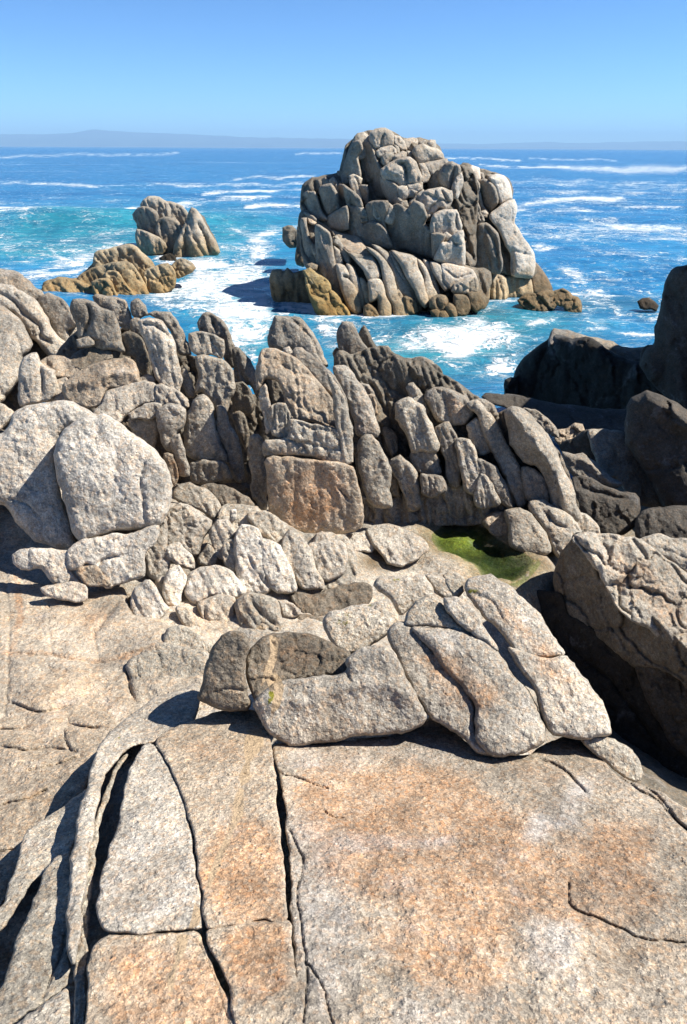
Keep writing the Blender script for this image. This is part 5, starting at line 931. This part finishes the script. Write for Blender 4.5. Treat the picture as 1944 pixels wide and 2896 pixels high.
# ------------------------------------------------------------------ bedrock underneath and the pool
def bedrock():
    cps = [  # (source px, drop below the eye)
        (100, 2896, 2.35), (900, 2896, 2.0), (1900, 2896, 2.1), (560, 2500, 2.4), (1300, 2400, 2.2), (1900, 2350, 2.6), (500, 2060, 2.35), (900, 2120, 2.3), (1400, 2150, 2.4), (1900, 2200, 3.2),
        (60, 2040, 2.62), (60, 1700, 2.6), (400, 1800, 2.5), (700, 1850, 2.5), (1100, 1850, 2.6), (1500, 1950, 3.0), (1800, 1950, 3.5), (400, 1560, 2.42), (250, 1600, 2.45), (700, 1590, 2.44), (893, 1560, 2.44), (600, 1510, 2.36), (1000, 1580, 2.60), (1000, 1650, 2.62),
        (1180, 1560, 2.70), (1300, 1640, 2.71), (1400, 1600, 2.73), (1550, 1620, 2.86), (1750, 1700, 3.2), (100, 1500, 2.42), (560, 1420, 2.52), (860, 1500, 2.64), (1060, 1495, 2.66), (1250, 1470, 2.68), (1450, 1500, 2.76), (1620, 1520, 3.1), (1850, 1500, 3.7)]
    W = [at_drop(c[:2], c[2]) for c in cps]
    W += [np.array(p) for p in ((-9, 1, 3.4), (-9, 4, 3.6), (-6, 6.5, 3.9), (-3.5, 6.6, 3.8), (-1.5, 6.4, 3.2), (-.4, 6.1, 3.1), (.8, 6.2, 3.1), (2.0, 6.2, 2.9), (-5, 8.6, 2.6), (-2, 8.2, 1.6), (0, 7.8, .8), (2, 8.2, 1.2), (-5, 11, -1.5), (0, 10, -2), (3, 10.5, .4),
        (4, 9, 1.8), (6, 9, 2.2), (10, 9, 2.6), (5, 13, .7), (10, 13, 1.0), (6, 17, -.6), (12, 18, -.5), (0, 15, -3), (-8, 14, -3), (4, 6.0, 2.2), (7, 5.5, 2.6), (10, 5, 3.0), (4.5, 3.8, 2.4), (4, 1, 3.2), (8, 1, 3.4), (0, -1.5, 4.2), (-5, -1.5, 3.8), (5, -1.5, 3.8), (0, 20, -4), (14, 22, -3), (-14, 22, -4), (-14, 10, -1), (-14, 2, 3))]
    W = np.array(W); n = len(W)
    def U(r2): return np.where(r2 > 1e-12, 0.5 * r2 * np.log(r2 + 1e-12), 0)
    K = U(((W[:, None, :2] - W[None, :, :2]) ** 2).sum(-1)) + 0.0004 * np.eye(n)
    Pm = np.concatenate([np.ones((n, 1)), W[:, :2]], 1)
    A = np.block([[K, Pm], [Pm.T, np.zeros((3, 3))]]); w = np.linalg.solve(A, np.concatenate([W[:, 2], np.zeros(3)]))
    xs = np.concatenate([np.arange(-14, -3.2, .16), np.arange(-3.2, 4.2, .025), np.arange(4.2, 14, .16)])
    ys = np.concatenate([np.arange(-1.5, 1.5, .08), np.arange(1.5, 6.4, .025), np.arange(6.4, 22, .14)])
    X, Y = np.meshgrid(xs, ys); x, y = X.ravel(), Y.ravel()
    z = w[n] + w[n + 1] * x + w[n + 2] * y
    for i in range(n): z = z + w[i] * U((x - W[i, 0]) ** 2 + (y - W[i, 1]) ** 2)
    P = np.stack([x, y, z], 1)
    near = np.clip((7 - y) / 1, 0, 1) * (np.abs(x) < 4.5)
    a = np.where(near > 0, .04, .16)
    z = z + a * fbm(P * 1.6, 4) + .03 * (0.5 - np.abs(perlin(P * 3.1)))
    uv = project(P); okp = (y > 2.5) & (y < 8)
    # the pool basin: floor lowered inside its outline
    PQ = smooth(pts('F', '430,330 500,285 600,280 680,300 720,350 800,390 860,420 890,450 850,500 800,545 740,530 660,520 620,470 560,430 480,400 440,370'), True, 10, 5, 2)
    POOLZ = CAMZ - 2.70
    rq = rays(PQ); EW = (CAM + rq * (-(CAMZ - POOLZ) / rq[:, 2])[:, None])[:, :2]      # the shoreline in metres
    sdist = np.full(len(P), -400.0); ix = np.where(okp)[0]
    dd, _ = seg_dist(P[ix, :2], EW, True); sdist[ix] = 330 * np.where(inside(P[ix, :2], EW), dd, -dd)
    bank = np.clip(1 - np.abs(sdist) / 90, 0, 1) * (sdist < 0)
    z = np.where(sdist > -90, z * (1 - np.clip(1 + sdist / 90, 0, 1)) + (POOLZ + .004 + .06 * np.clip(-sdist / 60, 0, 1)) * np.clip(1 + sdist / 90, 0, 1), z)
    z = z - .085 * (1 - np.exp(-np.clip(sdist, 0, 200) / 30)) * (sdist > 0) * (1 - .75 * np.exp(-(((uv[:, 0] - 1300) / 55) ** 2 + ((uv[:, 1] - 1510) / 22) ** 2)))
    z = z + .012 * fbm(P * 9, 3) * near
    P[:, 2] = z
    colr = np.tile(np.array(TONES['L']), (len(P), 1)); msk = np.zeros((len(P), 4))
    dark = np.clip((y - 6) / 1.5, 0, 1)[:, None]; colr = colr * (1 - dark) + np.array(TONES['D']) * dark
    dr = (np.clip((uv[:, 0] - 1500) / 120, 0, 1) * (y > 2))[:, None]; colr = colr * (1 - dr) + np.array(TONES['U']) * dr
    # wet brown ring, then algae green with a sunlit patch painted into the floor
    ring = (np.exp(-((sdist + 5) / 40) ** 2) * (sdist < 30))[:, None]; colr = colr * (1 - .7 * ring) + np.array([0.16, 0.12, 0.04]) * .7 * ring
    gi = np.clip(sdist / 22, 0, 1)[:, None]
    gn = fbm(P * 7, 4)[:, None]
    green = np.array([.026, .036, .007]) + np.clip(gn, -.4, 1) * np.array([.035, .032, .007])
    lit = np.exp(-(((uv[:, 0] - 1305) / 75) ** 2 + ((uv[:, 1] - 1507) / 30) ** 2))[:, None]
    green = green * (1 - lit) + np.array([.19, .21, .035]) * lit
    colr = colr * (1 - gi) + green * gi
    # brown puddle stain left of the pool
    pd = np.exp(-(((uv[:, 0] - 1055) / 60) ** 2 + ((uv[:, 1] - 1588) / 30) ** 2))[:, None]; colr = colr * (1 - .8 * pd) + np.array([0.104, 0.068, 0.024]) * .8 * pd
    msk[:, 0] = np.clip(.45 * np.clip(1 - np.abs(sdist + 40) / 80, 0, 1), 0, 1) * near
    m_, n_ = X.shape; j, i = np.meshgrid(np.arange(m_ - 1), np.arange(n_ - 1), indexing='ij'); a = (j * n_ + i).ravel()
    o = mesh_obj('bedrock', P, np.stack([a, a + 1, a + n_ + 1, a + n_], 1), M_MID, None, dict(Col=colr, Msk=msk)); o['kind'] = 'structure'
    # still water in the basin
    m, t, b = new_mat('pool_water'); N = NB(t)
    out = [q for q in t.nodes if q.bl_idname == 'ShaderNodeOutputMaterial'][0]; t.nodes.remove(b)
    tr = N.n('ShaderNodeBsdfTransparent'); tr.inputs[0].default_value = (.86, .95, .80, 1); gl = N.n('ShaderNodeBsdfGlossy'); gl.inputs['Roughness'].default_value = .03
    fr = N.n('ShaderNodeFresnel'); fr.inputs[0].default_value = 1.33; mx = N.n('ShaderNodeMixShader')
    bp = N.n('ShaderNodeBump'); bp.inputs['Distance'].default_value = .004; bp.inputs['Strength'].default_value = .4
    t.links.new(N.noise(N.n('ShaderNodeNewGeometry').outputs['Position'], 9, 2), bp.inputs['Height']); t.links.new(bp.outputs[0], gl.inputs['Normal'])
    t.links.new(fr.outputs[0], mx.inputs[0]); t.links.new(tr.outputs[0], mx.inputs[1]); t.links.new(gl.outputs[0], mx.inputs[2]); t.links.new(mx.outputs[0], out.inputs[0])
    r = rays(PQ); tt = -(CAMZ - POOLZ) / r[:, 2]; E = CAM + r * tt[:, None]; cen = E.mean(0); E = cen + (E - cen) * 1.12
    V = np.concatenate([[cen], cen + (E - cen) * .5, E]); k = len(E); q = np.arange(k); q2 = (q + 1) % k
    me = bpy.data.meshes.new('pool_water'); F = [(0, int(b_) + 1, int(a_) + 1) for a_, b_ in zip(q, q2)] + [(int(b_) + 1, int(b_) + 1 + k, int(a_) + 1 + k, int(a_) + 1) for a_, b_ in zip(q, q2)]
    me.from_pydata([tuple(v) for v in V], [], F); me.materials.append(m); o = bpy.data.objects.new('pool_water', me); COL.objects.link(o); o['kind'] = 'structure'
bedrock()
# ------------------------------------------------------------------ air haze over sea and shore
haze()
print('rock vertices', NUSED[0])
